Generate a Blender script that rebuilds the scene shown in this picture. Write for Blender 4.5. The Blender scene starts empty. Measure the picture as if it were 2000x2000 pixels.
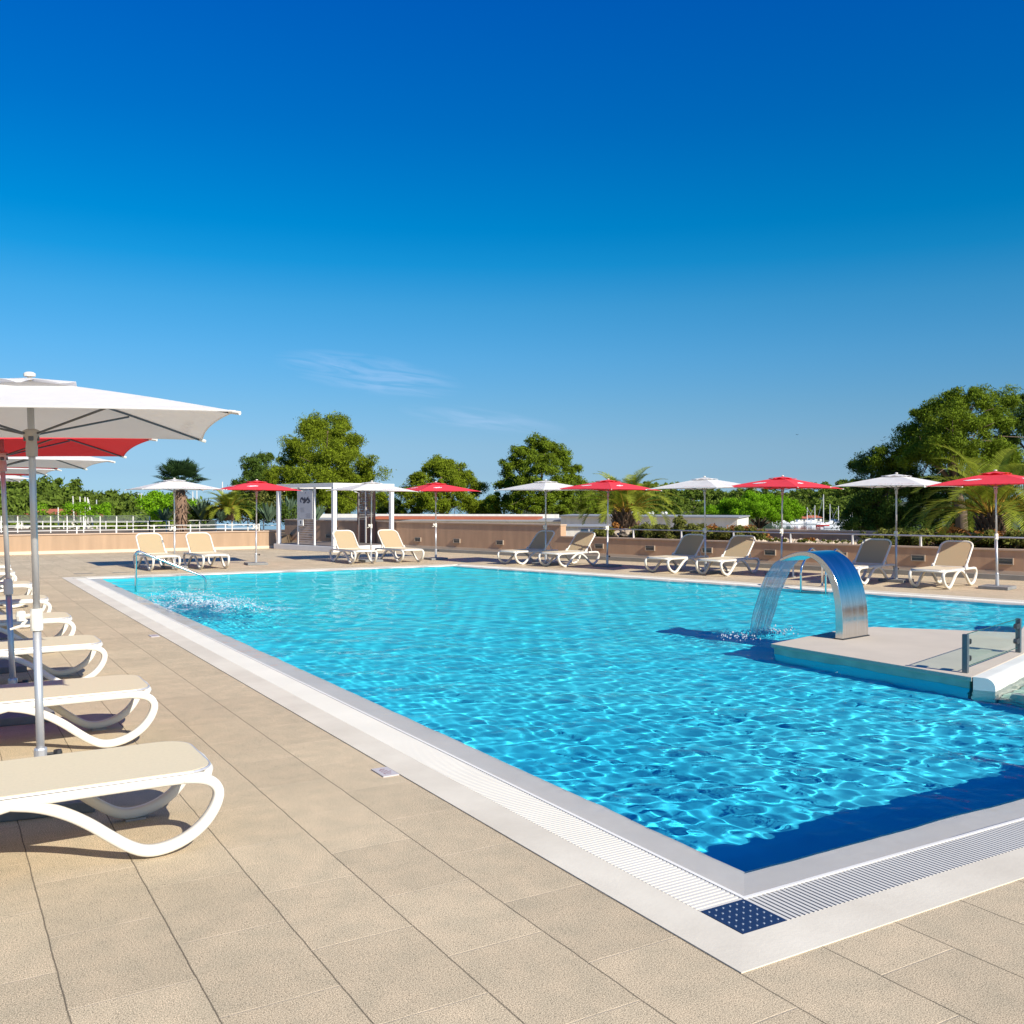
import bpy, math, random
import numpy as np
from mathutils import Vector, Matrix

# ------------------------------------------------------------------ camera, sky, sun, exposure
S = bpy.context.scene
COL = S.collection
YAW, PITCH, EYE = math.radians(30.84), math.radians(0.486), 1.65
cam = bpy.data.cameras.new("camera")
cam.sensor_width = 36; cam.lens = 36 * 0.944; cam.clip_end = 20000
cam_o = bpy.data.objects.new("camera", cam); COL.objects.link(cam_o)
cam_o.location = (0, 0, EYE); cam_o.rotation_euler = (math.radians(90) - PITCH, 0, -YAW)
S.camera = cam_o

SUN_EL, SUN_AZ = math.radians(33), math.radians(11)      # azimuth: from -Y towards +X
sv = Vector((math.sin(SUN_AZ) * math.cos(SUN_EL), -math.cos(SUN_AZ) * math.cos(SUN_EL), math.sin(SUN_EL)))
world = bpy.data.worlds.new("World"); S.world = world; world.use_nodes = True
wn = world.node_tree.nodes; wl = world.node_tree.links
bg = wn['Background']; bg.inputs[1].default_value = 0.12
sky = wn.new('ShaderNodeTexSky'); sky.sky_type = 'NISHITA'; sky.sun_disc = False
sky.sun_elevation = SUN_EL; sky.sun_rotation = math.pi - SUN_AZ
sky.air_density = 1.0; sky.dust_density = 0.25; sky.ozone_density = 4.0; sky.altitude = 0

sun = bpy.data.lights.new("sun", 'SUN'); sun.energy = 4.8; sun.angle = math.radians(0.5)
sun.color = (1.0, 0.93, 0.81)
sun.cycles.is_caustics_light = True
sun_o = bpy.data.objects.new("sun", sun); COL.objects.link(sun_o)
sun_o.location = (0, 0, 40)
sun_o.rotation_euler = sv.to_track_quat('Z', 'Y').to_euler()
S.view_settings.view_transform = 'Standard'; S.view_settings.look = 'None'
S.view_settings.exposure = 0.55; S.view_settings.gamma = 1
S.cycles.use_denoising = True
S.cycles.max_bounces = 10; S.cycles.transparent_max_bounces = 16
S.cycles.caustics_reflective = False; S.cycles.caustics_refractive = True
S.cycles.sample_clamp_indirect = 6

# sky grading: deepen the blue of the clear sky, and a breath of thin cirrus low in the sky
def N(t, kind, **kw):
    n = t.nodes.new(kind)
    for k, v in kw.items(): setattr(n, k, v)
    return n
def mth(t, op, a, b=None, c=None, clamp=False):
    n = t.nodes.new('ShaderNodeMath'); n.operation = op; n.use_clamp = clamp
    for i, x in enumerate((a, b, c)):
        if x is None: continue
        if isinstance(x, (int, float)): n.inputs[i].default_value = x
        else: t.links.new(x, n.inputs[i])
    return n.outputs[0]
wt = world.node_tree
tc = N(wt, 'ShaderNodeTexCoord')
hs = N(wt, 'ShaderNodeHueSaturation'); hs.inputs['Saturation'].default_value = 1.0; hs.inputs['Value'].default_value = 1.0
hs.inputs['Hue'].default_value = 0.5
wl.new(sky.outputs[0], hs.inputs['Color'])
cv = N(wt, 'ShaderNodeMix', data_type='RGBA', blend_type='MULTIPLY'); cv.inputs[0].default_value = 1.0
wl.new(hs.outputs[0], cv.inputs[6])
sx = N(wt, 'ShaderNodeSeparateXYZ'); wl.new(tc.outputs['Generated'], sx.inputs[0])
ramp = N(wt, 'ShaderNodeValToRGB')
for e in list(ramp.color_ramp.elements)[1:]: ramp.color_ramp.elements.remove(e)
ramp.color_ramp.elements[0].position = 0.0; ramp.color_ramp.elements[0].color = (0.28, 0.47, 0.80, 1)
for p, c in ((0.031, (0.272, 0.405, 0.636)), (0.060, (0.299, 0.417, 0.570)), (0.097, (0.272, 0.445, 0.570)), (0.149, (0.205, 0.485, 0.622)), (0.199, (0.125, 0.500, 0.645)), (0.238, (0.025, 0.478, 0.665)),
             (0.272, (0.0, 0.448, 0.670)), (0.361, (0.0, 0.375, 0.715)), (0.459, (0.0, 0.343, 0.800)), (1.0, (0.12, 0.40, 0.80))):
    e = ramp.color_ramp.elements.new(p); e.color = (*c, 1)
wl.new(sx.outputs['Z'], ramp.inputs[0]); wl.new(ramp.outputs[0], cv.inputs[7])
# thin cirrus as a function of direction (azimuth across, elevation up)
az = mth(wt, 'ARCTAN2', sx.outputs['X'], sx.outputs['Y'])
def patch(azc, elc, wa, we):
    a = mth(wt, 'DIVIDE', mth(wt, 'SUBTRACT', az, azc), wa); b = mth(wt, 'DIVIDE', mth(wt, 'ADD', mth(wt, 'SUBTRACT', sx.outputs['Z'], elc), mth(wt, 'MULTIPLY', mth(wt, 'SUBTRACT', az, azc), 0.13)), we)
    d = mth(wt, 'ADD', mth(wt, 'MULTIPLY', a, a), mth(wt, 'MULTIPLY', b, b))
    return mth(wt, 'SUBTRACT', 1.0, d, clamp=True)
m_ = mth(wt, 'MAXIMUM', patch(YAW - 0.145, 0.131, 0.10, 0.021), mth(wt, 'MULTIPLY', patch(YAW - 0.03, 0.086, 0.09, 0.013), 0.7))
mp = N(wt, 'ShaderNodeCombineXYZ')
wl.new(mth(wt, 'MULTIPLY', az, 14.0), mp.inputs[0]); wl.new(mth(wt, 'ADD', mth(wt, 'MULTIPLY', sx.outputs['Z'], 110.0), mth(wt, 'MULTIPLY', az, 14.0)), mp.inputs[1])
cn = N(wt, 'ShaderNodeTexNoise'); cn.inputs['Scale'].default_value = 1.0; cn.inputs['Detail'].default_value = 6; cn.inputs['Distortion'].default_value = 1.2
wl.new(mp.outputs[0], cn.inputs['Vector'])
cf = mth(wt, 'MULTIPLY', mth(wt, 'MULTIPLY', m_, mth(wt, 'MULTIPLY', mth(wt, 'SUBTRACT', cn.outputs['Fac'], 0.38, clamp=True), 3.2, clamp=True)), 0.27, clamp=True)
cm = N(wt, 'ShaderNodeMix', data_type='RGBA'); wl.new(cf, cm.inputs[0]); wl.new(cv.outputs[2], cm.inputs[6]); cm.inputs[7].default_value = (4.2, 4.8, 6.6, 1)
wl.new(cm.outputs[2], bg.inputs[0])

# ------------------------------------------------------------------ helpers
rnd = random.Random(7)
rng = np.random.default_rng(11)
F_, CX, CY = 1888.0, 1000.0, 1000.0
def spot(u, v, d):
    """World point seen at photo column u, row v when it stands d metres in front of the camera."""
    r = (u - CX) / F_ * d; up = -(v - CY) / F_ * d - d * math.sin(PITCH)
    return Vector((r * math.cos(YAW) + d * math.sin(YAW), -r * math.sin(YAW) + d * math.cos(YAW), EYE + up))

def lin(c):
    return tuple(((x / 255) / 12.92 if x / 255 <= 0.04045 else ((x / 255 + 0.055) / 1.055) ** 2.4) for x in c)

def mat(name, col=(0.5, 0.5, 0.5), rough=0.6, metal=0.0, var=0.0, vscale=3.0, bump=0.0, bscale=40.0, spec=0.5, island=0.0, detail=5):
    m = bpy.data.materials.new(name); m.use_nodes = True; t = m.node_tree
    b = t.nodes['Principled BSDF']; b.inputs['Base Color'].default_value = (*col, 1)
    b.inputs['Roughness'].default_value = rough; b.inputs['Metallic'].default_value = metal
    b.inputs['Specular IOR Level'].default_value = spec
    tcn = N(t, 'ShaderNodeTexCoord')
    if var or island:
        base = N(t, 'ShaderNodeHueSaturation'); base.inputs['Color'].default_value = (*col, 1)
        val = None
        if var:
            n = N(t, 'ShaderNodeTexNoise'); n.inputs['Scale'].default_value = vscale; n.inputs['Detail'].default_value = detail
            t.links.new(tcn.outputs['Object'], n.inputs['Vector'])
            val = mth(t, 'MULTIPLY_ADD', mth(t, 'SUBTRACT', n.outputs['Fac'], 0.5), 2 * var, 1.0)
        if island:
            g = N(t, 'ShaderNodeNewGeometry')
            w = mth(t, 'MULTIPLY_ADD', mth(t, 'SUBTRACT', g.outputs['Random Per Island'], 0.5), 2 * island, 1.0)
            val = w if val is None else mth(t, 'MULTIPLY', val, w)
        t.links.new(val, base.inputs['Value']); t.links.new(base.outputs[0], b.inputs['Base Color'])
    if bump:
        n2 = N(t, 'ShaderNodeTexNoise'); n2.inputs['Scale'].default_value = bscale; n2.inputs['Detail'].default_value = 4
        t.links.new(tcn.outputs['Object'], n2.inputs['Vector'])
        bp = N(t, 'ShaderNodeBump'); bp.inputs['Strength'].default_value = bump; bp.inputs['Distance'].default_value = 0.01
        t.links.new(n2.outputs['Fac'], bp.inputs['Height']); t.links.new(bp.outputs[0], b.inputs['Normal'])
    return m

def thin_mat(name, col, trans=0.4, rough=0.8, var=0.1, vscale=2.0, island=0.0, tcol=None):
    """Fabric or leaf that lets some light through."""
    m = mat(name, col, rough, var=var, vscale=vscale, island=island); t = m.node_tree
    b = t.nodes['Principled BSDF']; out = t.nodes['Material Output']
    b.inputs['Specular IOR Level'].default_value = 0.2
    tr = N(t, 'ShaderNodeBsdfTranslucent'); tr.inputs[0].default_value = (*(tcol or col), 1)
    src = b.inputs['Base Color'].links
    if src and tcol is None: t.links.new(src[0].from_socket, tr.inputs[0])
    mx = N(t, 'ShaderNodeMixShader'); mx.inputs[0].default_value = trans
    t.links.new(b.outputs[0], mx.inputs[1]); t.links.new(tr.outputs[0], mx.inputs[2]); t.links.new(mx.outputs[0], out.inputs['Surface'])
    return m

class MB:
    def __init__(self): self.v = []; self.f = []
    def add(self, vs, fs):
        o = len(self.v); self.v += [tuple(x) for x in vs]; self.f += [tuple(i + o for i in f) for f in fs]; return self
    def box(self, x0, x1, y0, y1, z0, z1, M=None):
        vs = [Vector(p) for p in ((x0, y0, z0), (x1, y0, z0), (x1, y1, z0), (x0, y1, z0), (x0, y0, z1), (x1, y0, z1), (x1, y1, z1), (x0, y1, z1))]
        if M is not None: vs = [M @ p for p in vs]
        return self.add(vs, [(0, 3, 2, 1), (4, 5, 6, 7), (0, 1, 5, 4), (1, 2, 6, 5), (2, 3, 7, 6), (3, 0, 4, 7)])
    def prism(self, poly, z0, z1):
        n = len(poly)
        a = sum(poly[i][0] * poly[(i + 1) % n][1] - poly[(i + 1) % n][0] * poly[i][1] for i in range(n))
        if a < 0: poly = poly[::-1]
        vs = [(p[0], p[1], z0) for p in poly] + [(p[0], p[1], z1) for p in poly]
        return self.add(vs, [tuple(range(n))[::-1], tuple(range(n, 2 * n))] + [(i, (i + 1) % n, n + (i + 1) % n, n + i) for i in range(n)])
    def wall(self, p, q, th, z0, z1):
        """Wall standing from p to q, th thick to the left of p->q."""
        d = Vector((q[0] - p[0], q[1] - p[1])).normalized(); n = Vector((-d.y, d.x)) * th
        return self.prism([(p[0], p[1]), (q[0], q[1]), (q[0] + n.x, q[1] + n.y), (p[0] + n.x, p[1] + n.y)], z0, z1)
    def tube(self, pts, r, n=8, cap=True, prof=None, up=Vector((0, 0, 1)), closed=False):
        """Sweep along pts; r scalar or list; prof = list of (a,b) cross-section in (side,up) units instead of a circle."""
        pts = [Vector(p) for p in pts]; m = len(pts)
        rs = r if isinstance(r, (list, tuple)) else [r] * m
        if prof is None: prof = [(math.cos(2 * math.pi * k / n), math.sin(2 * math.pi * k / n)) for k in range(n)]
        n = len(prof); vs = []; side_prev = None
        for i, p in enumerate(pts):
            a = pts[i - 1] if (i > 0 or closed) else p
            b = pts[(i + 1) % m] if (i < m - 1 or closed) else p
            t = (b - a).normalized() if (b - a).length > 1e-9 else Vector((0, 0, 1))
            u0 = up if abs(t.dot(up)) < 0.98 else Vector((1, 0, 0))
            if side_prev is not None and up.z == 1:
                s = (side_prev - t * side_prev.dot(t))
                s = s.normalized() if s.length > 1e-4 else t.cross(u0).normalized()
            else: s = t.cross(u0).normalized()
            side_prev = s; w = s.cross(t)
            vs += [p + s * (c[0] * rs[i]) + w * (c[1] * rs[i]) for c in prof]
        fs = []
        for i in range(m if closed else m - 1):
            j = (i + 1) % m
            for k in range(n):
                l = (k + 1) % n; fs.append((i * n + k, i * n + l, j * n + l, j * n + k))
        if cap and not closed: fs += [tuple(range(n))[::-1], tuple(range((m - 1) * n, m * n))]
        return self.add(vs, fs)
    def lathe(self, prof, n=16, c=(0, 0, 0)):
        vs = []; m = len(prof)
        for (r, z) in prof: vs += [(c[0] + r * math.cos(2 * math.pi * k / n), c[1] + r * math.sin(2 * math.pi * k / n), c[2] + z) for k in range(n)]
        fs = [(i * n + k, i * n + (k + 1) % n, (i + 1) * n + (k + 1) % n, (i + 1) * n + k) for i in range(m - 1) for k in range(n)]
        fs += [tuple(range(n))[::-1], tuple(range((m - 1) * n, m * n))]
        return self.add(vs, fs)
    def build(self, name, m, parent=None, smooth=False, bevel=0.0, seg=2, label=None):
        me = bpy.data.meshes.new(name); me.from_pydata(self.v, [], self.f)
        me.materials.append(m)
        if smooth: me.polygons.foreach_set('use_smooth', [True] * len(me.polygons))
        me.update()
        o = bpy.data.objects.new(name, me); COL.objects.link(o)
        if parent: o.parent = parent
        if bevel:
            b = o.modifiers.new('bevel', 'BEVEL'); b.width = bevel; b.segments = seg; b.limit_method = 'ANGLE'
        if label: o['label'] = label
        return o

def smooth_angle(o, deg=40):
    me = o.data
    me.polygons.foreach_set('use_smooth', [True] * len(me.polygons))
    try: me.set_sharp_from_angle(angle=math.radians(deg))
    except Exception: pass
    return o

def npmesh(name, V, Fq, m, parent=None, smooth=False):
    me = bpy.data.meshes.new(name); nv, nf = len(V), len(Fq); k = Fq.shape[1]
    me.vertices.add(nv); me.vertices.foreach_set('co', np.asarray(V, dtype=np.float32).ravel())
    me.loops.add(nf * k); me.loops.foreach_set('vertex_index', Fq.astype(np.int32).ravel())
    me.polygons.add(nf); me.polygons.foreach_set('loop_start', np.arange(0, nf * k, k, dtype=np.int32))
    me.polygons.foreach_set('loop_total', np.full(nf, k, dtype=np.int32))
    if smooth: me.polygons.foreach_set('use_smooth', np.ones(nf, dtype=bool))
    me.materials.append(m); me.update(calc_edges=True); me.validate()
    o = bpy.data.objects.new(name, me); COL.objects.link(o)
    if parent: o.parent = parent
    return o

def tag(o, label=None, cat=None, group=None, kind=None):
    if label: o['label'] = label
    if cat: o['category'] = cat
    if group: o['group'] = group
    if kind: o['kind'] = kind
    return o
def thing(name, loc, label, cat, group=None, rz=0.0):
    o = bpy.data.objects.new(name, None); COL.objects.link(o); o.location = loc; o.rotation_euler = (0, 0, rz)
    o.empty_display_size = 0.1
    return tag(o, label, cat, group)
def copy_tree(o, parent=None):
    c = o.copy(); COL.objects.link(c); c.parent = parent
    for ch in list(o.children): copy_tree(ch, c)
    return c
def wave_of(X, Y, comps):
    Z = np.zeros_like(X)
    for (A, kx, ky, ph) in comps: Z += A * np.sin(kx * X + ky * Y + ph)
    return Z

# ------------------------------------------------------------------ materials
M = {}
M['white_paint'] = mat('white_paint', (0.80, 0.78, 0.74), 0.45, var=0.05)
M['plastic'] = mat('white_resin', (0.74, 0.70, 0.61), 0.38, var=0.04, vscale=5)
M['fabric'] = thin_mat('beige_mesh_fabric', (0.78, 0.70, 0.50), trans=0.20, var=0.08, vscale=60, tcol=(0.75, 0.52, 0.28))
M['back_fabric'] = thin_mat('beige_back_fabric', (0.56, 0.46, 0.30), trans=0.38, var=0.08, vscale=60, tcol=(0.85, 0.66, 0.36))
M['canopy_white'] = thin_mat('white_canvas', (0.88, 0.87, 0.85), trans=0.42, var=0.05, vscale=5, tcol=(0.84, 0.81, 0.77))
M['canopy_red'] = thin_mat('red_canvas', (0.86, 0.075, 0.10), trans=0.30, var=0.06, tcol=(0.95, 0.04, 0.05))
M['letter_red'] = mat('letter_red', (0.66, 0.38, 0.40), 0.8)
M['letter_white'] = mat('letter_white', (0.85, 0.82, 0.82), 0.8)
M['alu'] = mat('aluminium', (0.55, 0.56, 0.57), 0.38, 0.55, var=0.06)
M['dark_metal'] = mat('dark_metal', (0.11, 0.115, 0.125), 0.4, 0.6)
M['taupe'] = mat('taupe_plastic', (0.42, 0.38, 0.34), 0.5)
M['black'] = mat('black_plastic', (0.02, 0.02, 0.02), 0.4)
M['base_grey'] = mat('base_concrete', (0.22, 0.22, 0.21), 0.85, var=0.25, vscale=9, bump=0.4, bscale=120)
M['steel'] = mat('brushed_steel', (0.72, 0.69, 0.64), 0.24, 1.0)
_t = M['steel'].node_tree; _b = _t.nodes['Principled BSDF']; _tc = N(_t, 'ShaderNodeTexCoord'); _mp = N(_t, 'ShaderNodeMapping'); _mp.inputs['Scale'].default_value = (42, 2.0, 1.6); _t.links.new(_tc.outputs['Object'], _mp.inputs[0])
_n = N(_t, 'ShaderNodeTexNoise'); _n.inputs['Scale'].default_value = 1.0; _n.inputs['Detail'].default_value = 6; _t.links.new(_mp.outputs[0], _n.inputs['Vector'])
_t.links.new(mth(_t, 'MULTIPLY_ADD', _n.outputs['Fac'], 0.22, 0.05), _b.inputs['Roughness'])
_r = N(_t, 'ShaderNodeValToRGB'); _r.color_ramp.elements[0].position = 0.35; _r.color_ramp.elements[0].color = (0.66, 0.63, 0.59, 1); _r.color_ramp.elements[1].position = 0.7; _r.color_ramp.elements[1].color = (0.78, 0.76, 0.72, 1)
_t.links.new(_n.outputs['Fac'], _r.inputs[0]); _t.links.new(_r.outputs[0], _b.inputs['Base Color'])
M['peach'] = mat('peach_render', (0.385, 0.262, 0.165), 0.9, var=0.07, vscale=1.5, bump=0.15, bscale=150)
M['brown_wall'] = mat('brown_render', (0.50, 0.315, 0.195), 0.9, var=0.12, vscale=1.6, bump=0.2, bscale=120)
M['cap'] = mat('wall_cap', (0.52, 0.38, 0.27), 0.85, var=0.1)
M['skirt'] = mat('tile_skirting', (0.62, 0.47, 0.33), 0.8, var=0.15, vscale=2)
M['ledge'] = mat('gutter_stone', (0.28, 0.27, 0.24), 0.85, var=0.2, vscale=4)
M['rail_white'] = mat('rail_white', (0.66, 0.64, 0.60), 0.4)
M['rail_grey'] = mat('rail_grey', (0.55, 0.55, 0.57), 0.4, 0.4)
M['bark'] = mat('bark', (0.16, 0.11, 0.075), 0.95, var=0.4, vscale=6, bump=0.8, bscale=25)
M['palm_bark'] = mat('palm_bark', (0.20, 0.125, 0.08), 0.95, var=0.35, vscale=9, island=0.45)
M['rock'] = mat('rock', (0.36, 0.30, 0.23), 0.9, var=0.7, vscale=4, bump=0.8, bscale=12)
M['soil'] = mat('soil', (0.16, 0.115, 0.07), 0.95, var=0.5, vscale=5, bump=0.6, bscale=30)
M['gravel'] = mat('gravel', (0.52, 0.42, 0.30), 0.95, island=0.3, var=0.2)
M['leaf_pine'] = thin_mat('pine_needles', (0.175, 0.228, 0.010), 0.32, var=0.4, vscale=0.9, island=0.35)
M['leaf_bright'] = thin_mat('pine_needles_bright', (0.19, 0.38, 0.008), 0.35, var=0.4, vscale=1.2, island=0.35)
M['leaf_mid'] = thin_mat('pine_needles_mid', (0.145, 0.205, 0.010), 0.3, var=0.45, vscale=0.9, island=0.35)
M['leaf_dark'] = thin_mat('evergreen_needles', (0.085, 0.140, 0.018), 0.3, var=0.45, vscale=0.8, island=0.35)  # dark tone; also carries the painted shade low in the right trees
M['leaf_far'] = thin_mat('far_foliage', (0.135, 0.195, 0.024), 0.32, var=0.4, vscale=0.25, island=0.3)
M['leaf_palm'] = thin_mat('palm_leaf', (0.27, 0.31, 0.03), 0.35, var=0.3, vscale=1.5, island=0.35)
M['leaf_palm_dead'] = thin_mat('palm_stalk', (0.42, 0.26, 0.04), 0.2, var=0.2)
M['leaf_fan'] = thin_mat('fan_palm_leaf', (0.05, 0.10, 0.03), 0.3, var=0.3, vscale=2, island=0.3)
M['leaf_agave'] = thin_mat('agave_leaf', (0.13, 0.20, 0.12), 0.2, var=0.25, island=0.25)
M['leaf_shrub'] = thin_mat('shrub_leaf', (0.17, 0.18, 0.035), 0.35, var=0.4, vscale=2.2, island=0.5)
M['shrub_red'] = thin_mat('shrub_red_leaf', (0.34, 0.15, 0.04), 0.3, var=0.4, vscale=2.2, island=0.5)
M['roof_red'] = mat('terracotta', (0.42, 0.12, 0.06), 0.85, var=0.2)
M['roof_grey'] = mat('roof_sheet', (0.30, 0.31, 0.32), 0.7, var=0.15)
M['house_white'] = mat('house_white', (0.72, 0.68, 0.60), 0.85, var=0.08)
M['hull_white'] = mat('hull_white', (0.8, 0.8, 0.8), 0.3)
M['hull_red'] = mat('hull_red', (0.55, 0.03, 0.02), 0.3)
M['boat_blue'] = mat('boat_cover_blue', (0.05, 0.12, 0.25), 0.7)
M['grate'] = mat('grate_plastic', (0.66, 0.63, 0.56), 0.5, var=0.10, vscale=2)

def add_streaks(m, amt=0.18, sc=(5, 5, 0.5)):
    t = m.node_tree; b = t.nodes['Principled BSDF']; src = b.inputs['Base Color'].links[0].from_socket
    g = N(t, 'ShaderNodeNewGeometry'); mp_ = N(t, 'ShaderNodeMapping'); mp_.inputs['Scale'].default_value = sc; t.links.new(g.outputs['Position'], mp_.inputs[0])
    n = N(t, 'ShaderNodeTexNoise'); n.inputs['Scale'].default_value = 1.0; n.inputs['Detail'].default_value = 7; t.links.new(mp_.outputs[0], n.inputs['Vector'])
    h = N(t, 'ShaderNodeHueSaturation'); t.links.new(src, h.inputs['Color']); t.links.new(mth(t, 'MULTIPLY_ADD', mth(t, 'SUBTRACT', n.outputs['Fac'], 0.5), 2 * amt * 2, 1.0), h.inputs['Value']); t.links.new(h.outputs[0], b.inputs['Base Color'])
for k_ in ('peach', 'brown_wall', 'house_white'): add_streaks(M[k_], 0.12)
for k_ in ('canopy_white', 'canopy_red'):
    t = M[k_].node_tree; b = t.nodes['Principled BSDF']; tc_ = N(t, 'ShaderNodeTexCoord'); n = N(t, 'ShaderNodeTexNoise'); n.inputs['Scale'].default_value = 4; n.inputs['Detail'].default_value = 4; n.inputs['Distortion'].default_value = 0.8
    t.links.new(tc_.outputs['Object'], n.inputs['Vector']); bp = N(t, 'ShaderNodeBump'); bp.inputs['Strength'].default_value = 0.5; bp.inputs['Distance'].default_value = 0.03; t.links.new(n.outputs['Fac'], bp.inputs['Height']); t.links.new(bp.outputs[0], b.inputs['Normal'])

def coping_mat(name, wet=False):
    m = bpy.data.materials.new(name); m.use_nodes = True; t = m.node_tree; b = t.nodes['Principled BSDF']
    g = N(t, 'ShaderNodeNewGeometry')
    n1 = N(t, 'ShaderNodeTexNoise'); n1.inputs['Scale'].default_value = 1.3; n1.inputs['Detail'].default_value = 8; n1.inputs['Roughness'].default_value = 0.65
    n2 = N(t, 'ShaderNodeTexNoise'); n2.inputs['Scale'].default_value = 60; n2.inputs['Detail'].default_value = 3
    t.links.new(g.outputs['Position'], n1.inputs['Vector']); t.links.new(g.outputs['Position'], n2.inputs['Vector'])
    r = N(t, 'ShaderNodeValToRGB'); r.color_ramp.elements[0].position = 0.3; r.color_ramp.elements[1].position = 0.72
    r.color_ramp.elements[0].color = (0.60, 0.54, 0.43, 1) if not wet else (0.80, 0.76, 0.68, 1)
    r.color_ramp.elements[1].color = (0.76, 0.70, 0.57, 1) if not wet else (0.90, 0.87, 0.79, 1)
    t.links.new(n1.outputs['Fac'], r.inputs[0]); t.links.new(r.outputs[0], b.inputs['Base Color'])
    b.inputs['Roughness'].default_value = 0.7 if not wet else 0.5
    bp = N(t, 'ShaderNodeBump'); bp.inputs['Strength'].default_value = 0.25; bp.inputs['Distance'].default_value = 0.003
    t.links.new(n2.outputs['Fac'], bp.inputs['Height']); t.links.new(bp.outputs[0], b.inputs['Normal'])
    return m
M['coping'] = coping_mat('coping_concrete'); M['lip'] = coping_mat('overflow_lip', True)

def paver_mat():
    """Washed-aggregate slabs 0.41 x 0.60 m in running bond: dark long joints, pale sanded cross joints."""
    m = bpy.data.materials.new('aggregate_pavers'); m.use_nodes = True; t = m.node_tree; b = t.nodes['Principled BSDF']
    g = N(t, 'ShaderNodeNewGeometry'); s = N(t, 'ShaderNodeSeparateXYZ'); t.links.new(g.outputs['Position'], s.inputs[0])
    jit = N(t, 'ShaderNodeTexNoise'); jit.inputs['Scale'].default_value = 5; jit.inputs['Detail'].default_value = 4
    t.links.new(g.outputs['Position'], jit.inputs['Vector'])
    jx = mth(t, 'MULTIPLY_ADD', mth(t, 'SUBTRACT', jit.outputs['Fac'], 0.5), 0.010, s.outputs['X'])
    cx = mth(t, 'DIVIDE', mth(t, 'SUBTRACT', jx, 0.363), 0.4117)
    col = mth(t, 'FLOOR', cx); fx = mth(t, 'SUBTRACT', cx, col)
    par = mth(t, 'MODULO', mth(t, 'ADD', col, 1000.0), 2.0)
    jy = mth(t, 'MULTIPLY_ADD', mth(t, 'SUBTRACT', jit.outputs['Fac'], 0.5), 0.008, s.outputs['Y'])
    cy = mth(t, 'DIVIDE', mth(t, 'SUBTRACT', mth(t, 'SUBTRACT', jy, 0.42), mth(t, 'MULTIPLY', par, 0.3015)), 0.603)
    row = mth(t, 'FLOOR', cy); fy = mth(t, 'SUBTRACT', cy, row)
    dx = mth(t, 'MULTIPLY', mth(t, 'MINIMUM', fx, mth(t, 'SUBTRACT', 1.0, fx)), 0.4117)
    dy = mth(t, 'MULTIPLY', mth(t, 'MINIMUM', fy, mth(t, 'SUBTRACT', 1.0, fy)), 0.603)
    jl = mth(t, 'SUBTRACT', 1.0, mth(t, 'DIVIDE', dx, 0.0046), clamp=True)      # long joint
    jc = mth(t, 'SUBTRACT', 1.0, mth(t, 'DIVIDE', dy, 0.0050), clamp=True)      # cross joint
    w = N(t, 'ShaderNodeTexWhiteNoise'); w.noise_dimensions = '2D'
    cb = N(t, 'ShaderNodeCombineXYZ'); t.links.new(col, cb.inputs[0]); t.links.new(row, cb.inputs[1]); t.links.new(cb.outputs[0], w.inputs['Vector'])
    big = N(t, 'ShaderNodeTexNoise'); big.inputs['Scale'].default_value = 0.9; big.inputs['Detail'].default_value = 6; big.inputs['Roughness'].default_value = 0.6
    mid = N(t, 'ShaderNodeTexNoise'); mid.inputs['Scale'].default_value = 7; mid.inputs['Detail'].default_value = 6
    spk = N(t, 'ShaderNodeTexNoise'); spk.inputs['Scale'].default_value = 230; spk.inputs['Detail'].default_value = 3; spk.inputs['Roughness'].default_value = 0.7
    vor = N(t, 'ShaderNodeTexVoronoi'); vor.inputs['Scale'].default_value = 230
    for n in (big, mid, spk, vor): t.links.new(g.outputs['Position'], n.inputs['Vector'])
    hue = N(t, 'ShaderNodeValToRGB'); hue.color_ramp.elements[0].position = 0.32; hue.color_ramp.elements[1].position = 0.68
    hue.color_ramp.elements[0].color = (0.475, 0.392, 0.262, 1); hue.color_ramp.elements[1].color = (0.560, 0.447, 0.295, 1)
    t.links.new(mid.outputs['Fac'], hue.inputs[0])
    v = mth(t, 'MULTIPLY_ADD', mth(t, 'SUBTRACT', w.outputs['Value'], 0.5), 0.13, 1.0)
    v = mth(t, 'MULTIPLY', v, mth(t, 'MULTIPLY_ADD', mth(t, 'SUBTRACT', big.outputs['Fac'], 0.5), 0.35, 1.0))
    v = mth(t, 'MULTIPLY', v, mth(t, 'MULTIPLY_ADD', mth(t, 'SUBTRACT', spk.outputs['Fac'], 0.5), 4.8, 1.0))
    sc = N(t, 'ShaderNodeSeparateColor'); t.links.new(vor.outputs['Color'], sc.inputs[0])
    v = mth(t, 'MULTIPLY', v, mth(t, 'SUBTRACT', 1.0, mth(t, 'MULTIPLY', mth(t, 'GREATER_THAN', sc.outputs[0], 0.95), 0.35)))
    v = mth(t, 'MULTIPLY', v, mth(t, 'SUBTRACT', 1.0, mth(t, 'MULTIPLY', jl, 0.80)))
    hsv = N(t, 'ShaderNodeHueSaturation'); t.links.new(hue.outputs[0], hsv.inputs['Color']); t.links.new(v, hsv.inputs['Value'])
    jn = mth(t, 'MULTIPLY', jc, mth(t, 'MULTIPLY', mth(t, 'MULTIPLY_ADD', mid.outputs['Fac'], 2.2, -0.5, clamp=True), 0.8))
    mx = N(t, 'ShaderNodeMix', data_type='RGBA'); t.links.new(jn, mx.inputs[0]); t.links.new(hsv.outputs[0], mx.inputs[6]); mx.inputs[7].default_value = (0.74, 0.60, 0.42, 1)
    t.links.new(mx.outputs[2], b.inputs['Base Color']); b.inputs['Roughness'].default_value = 0.85; b.inputs['Specular IOR Level'].default_value = 0.3
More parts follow.
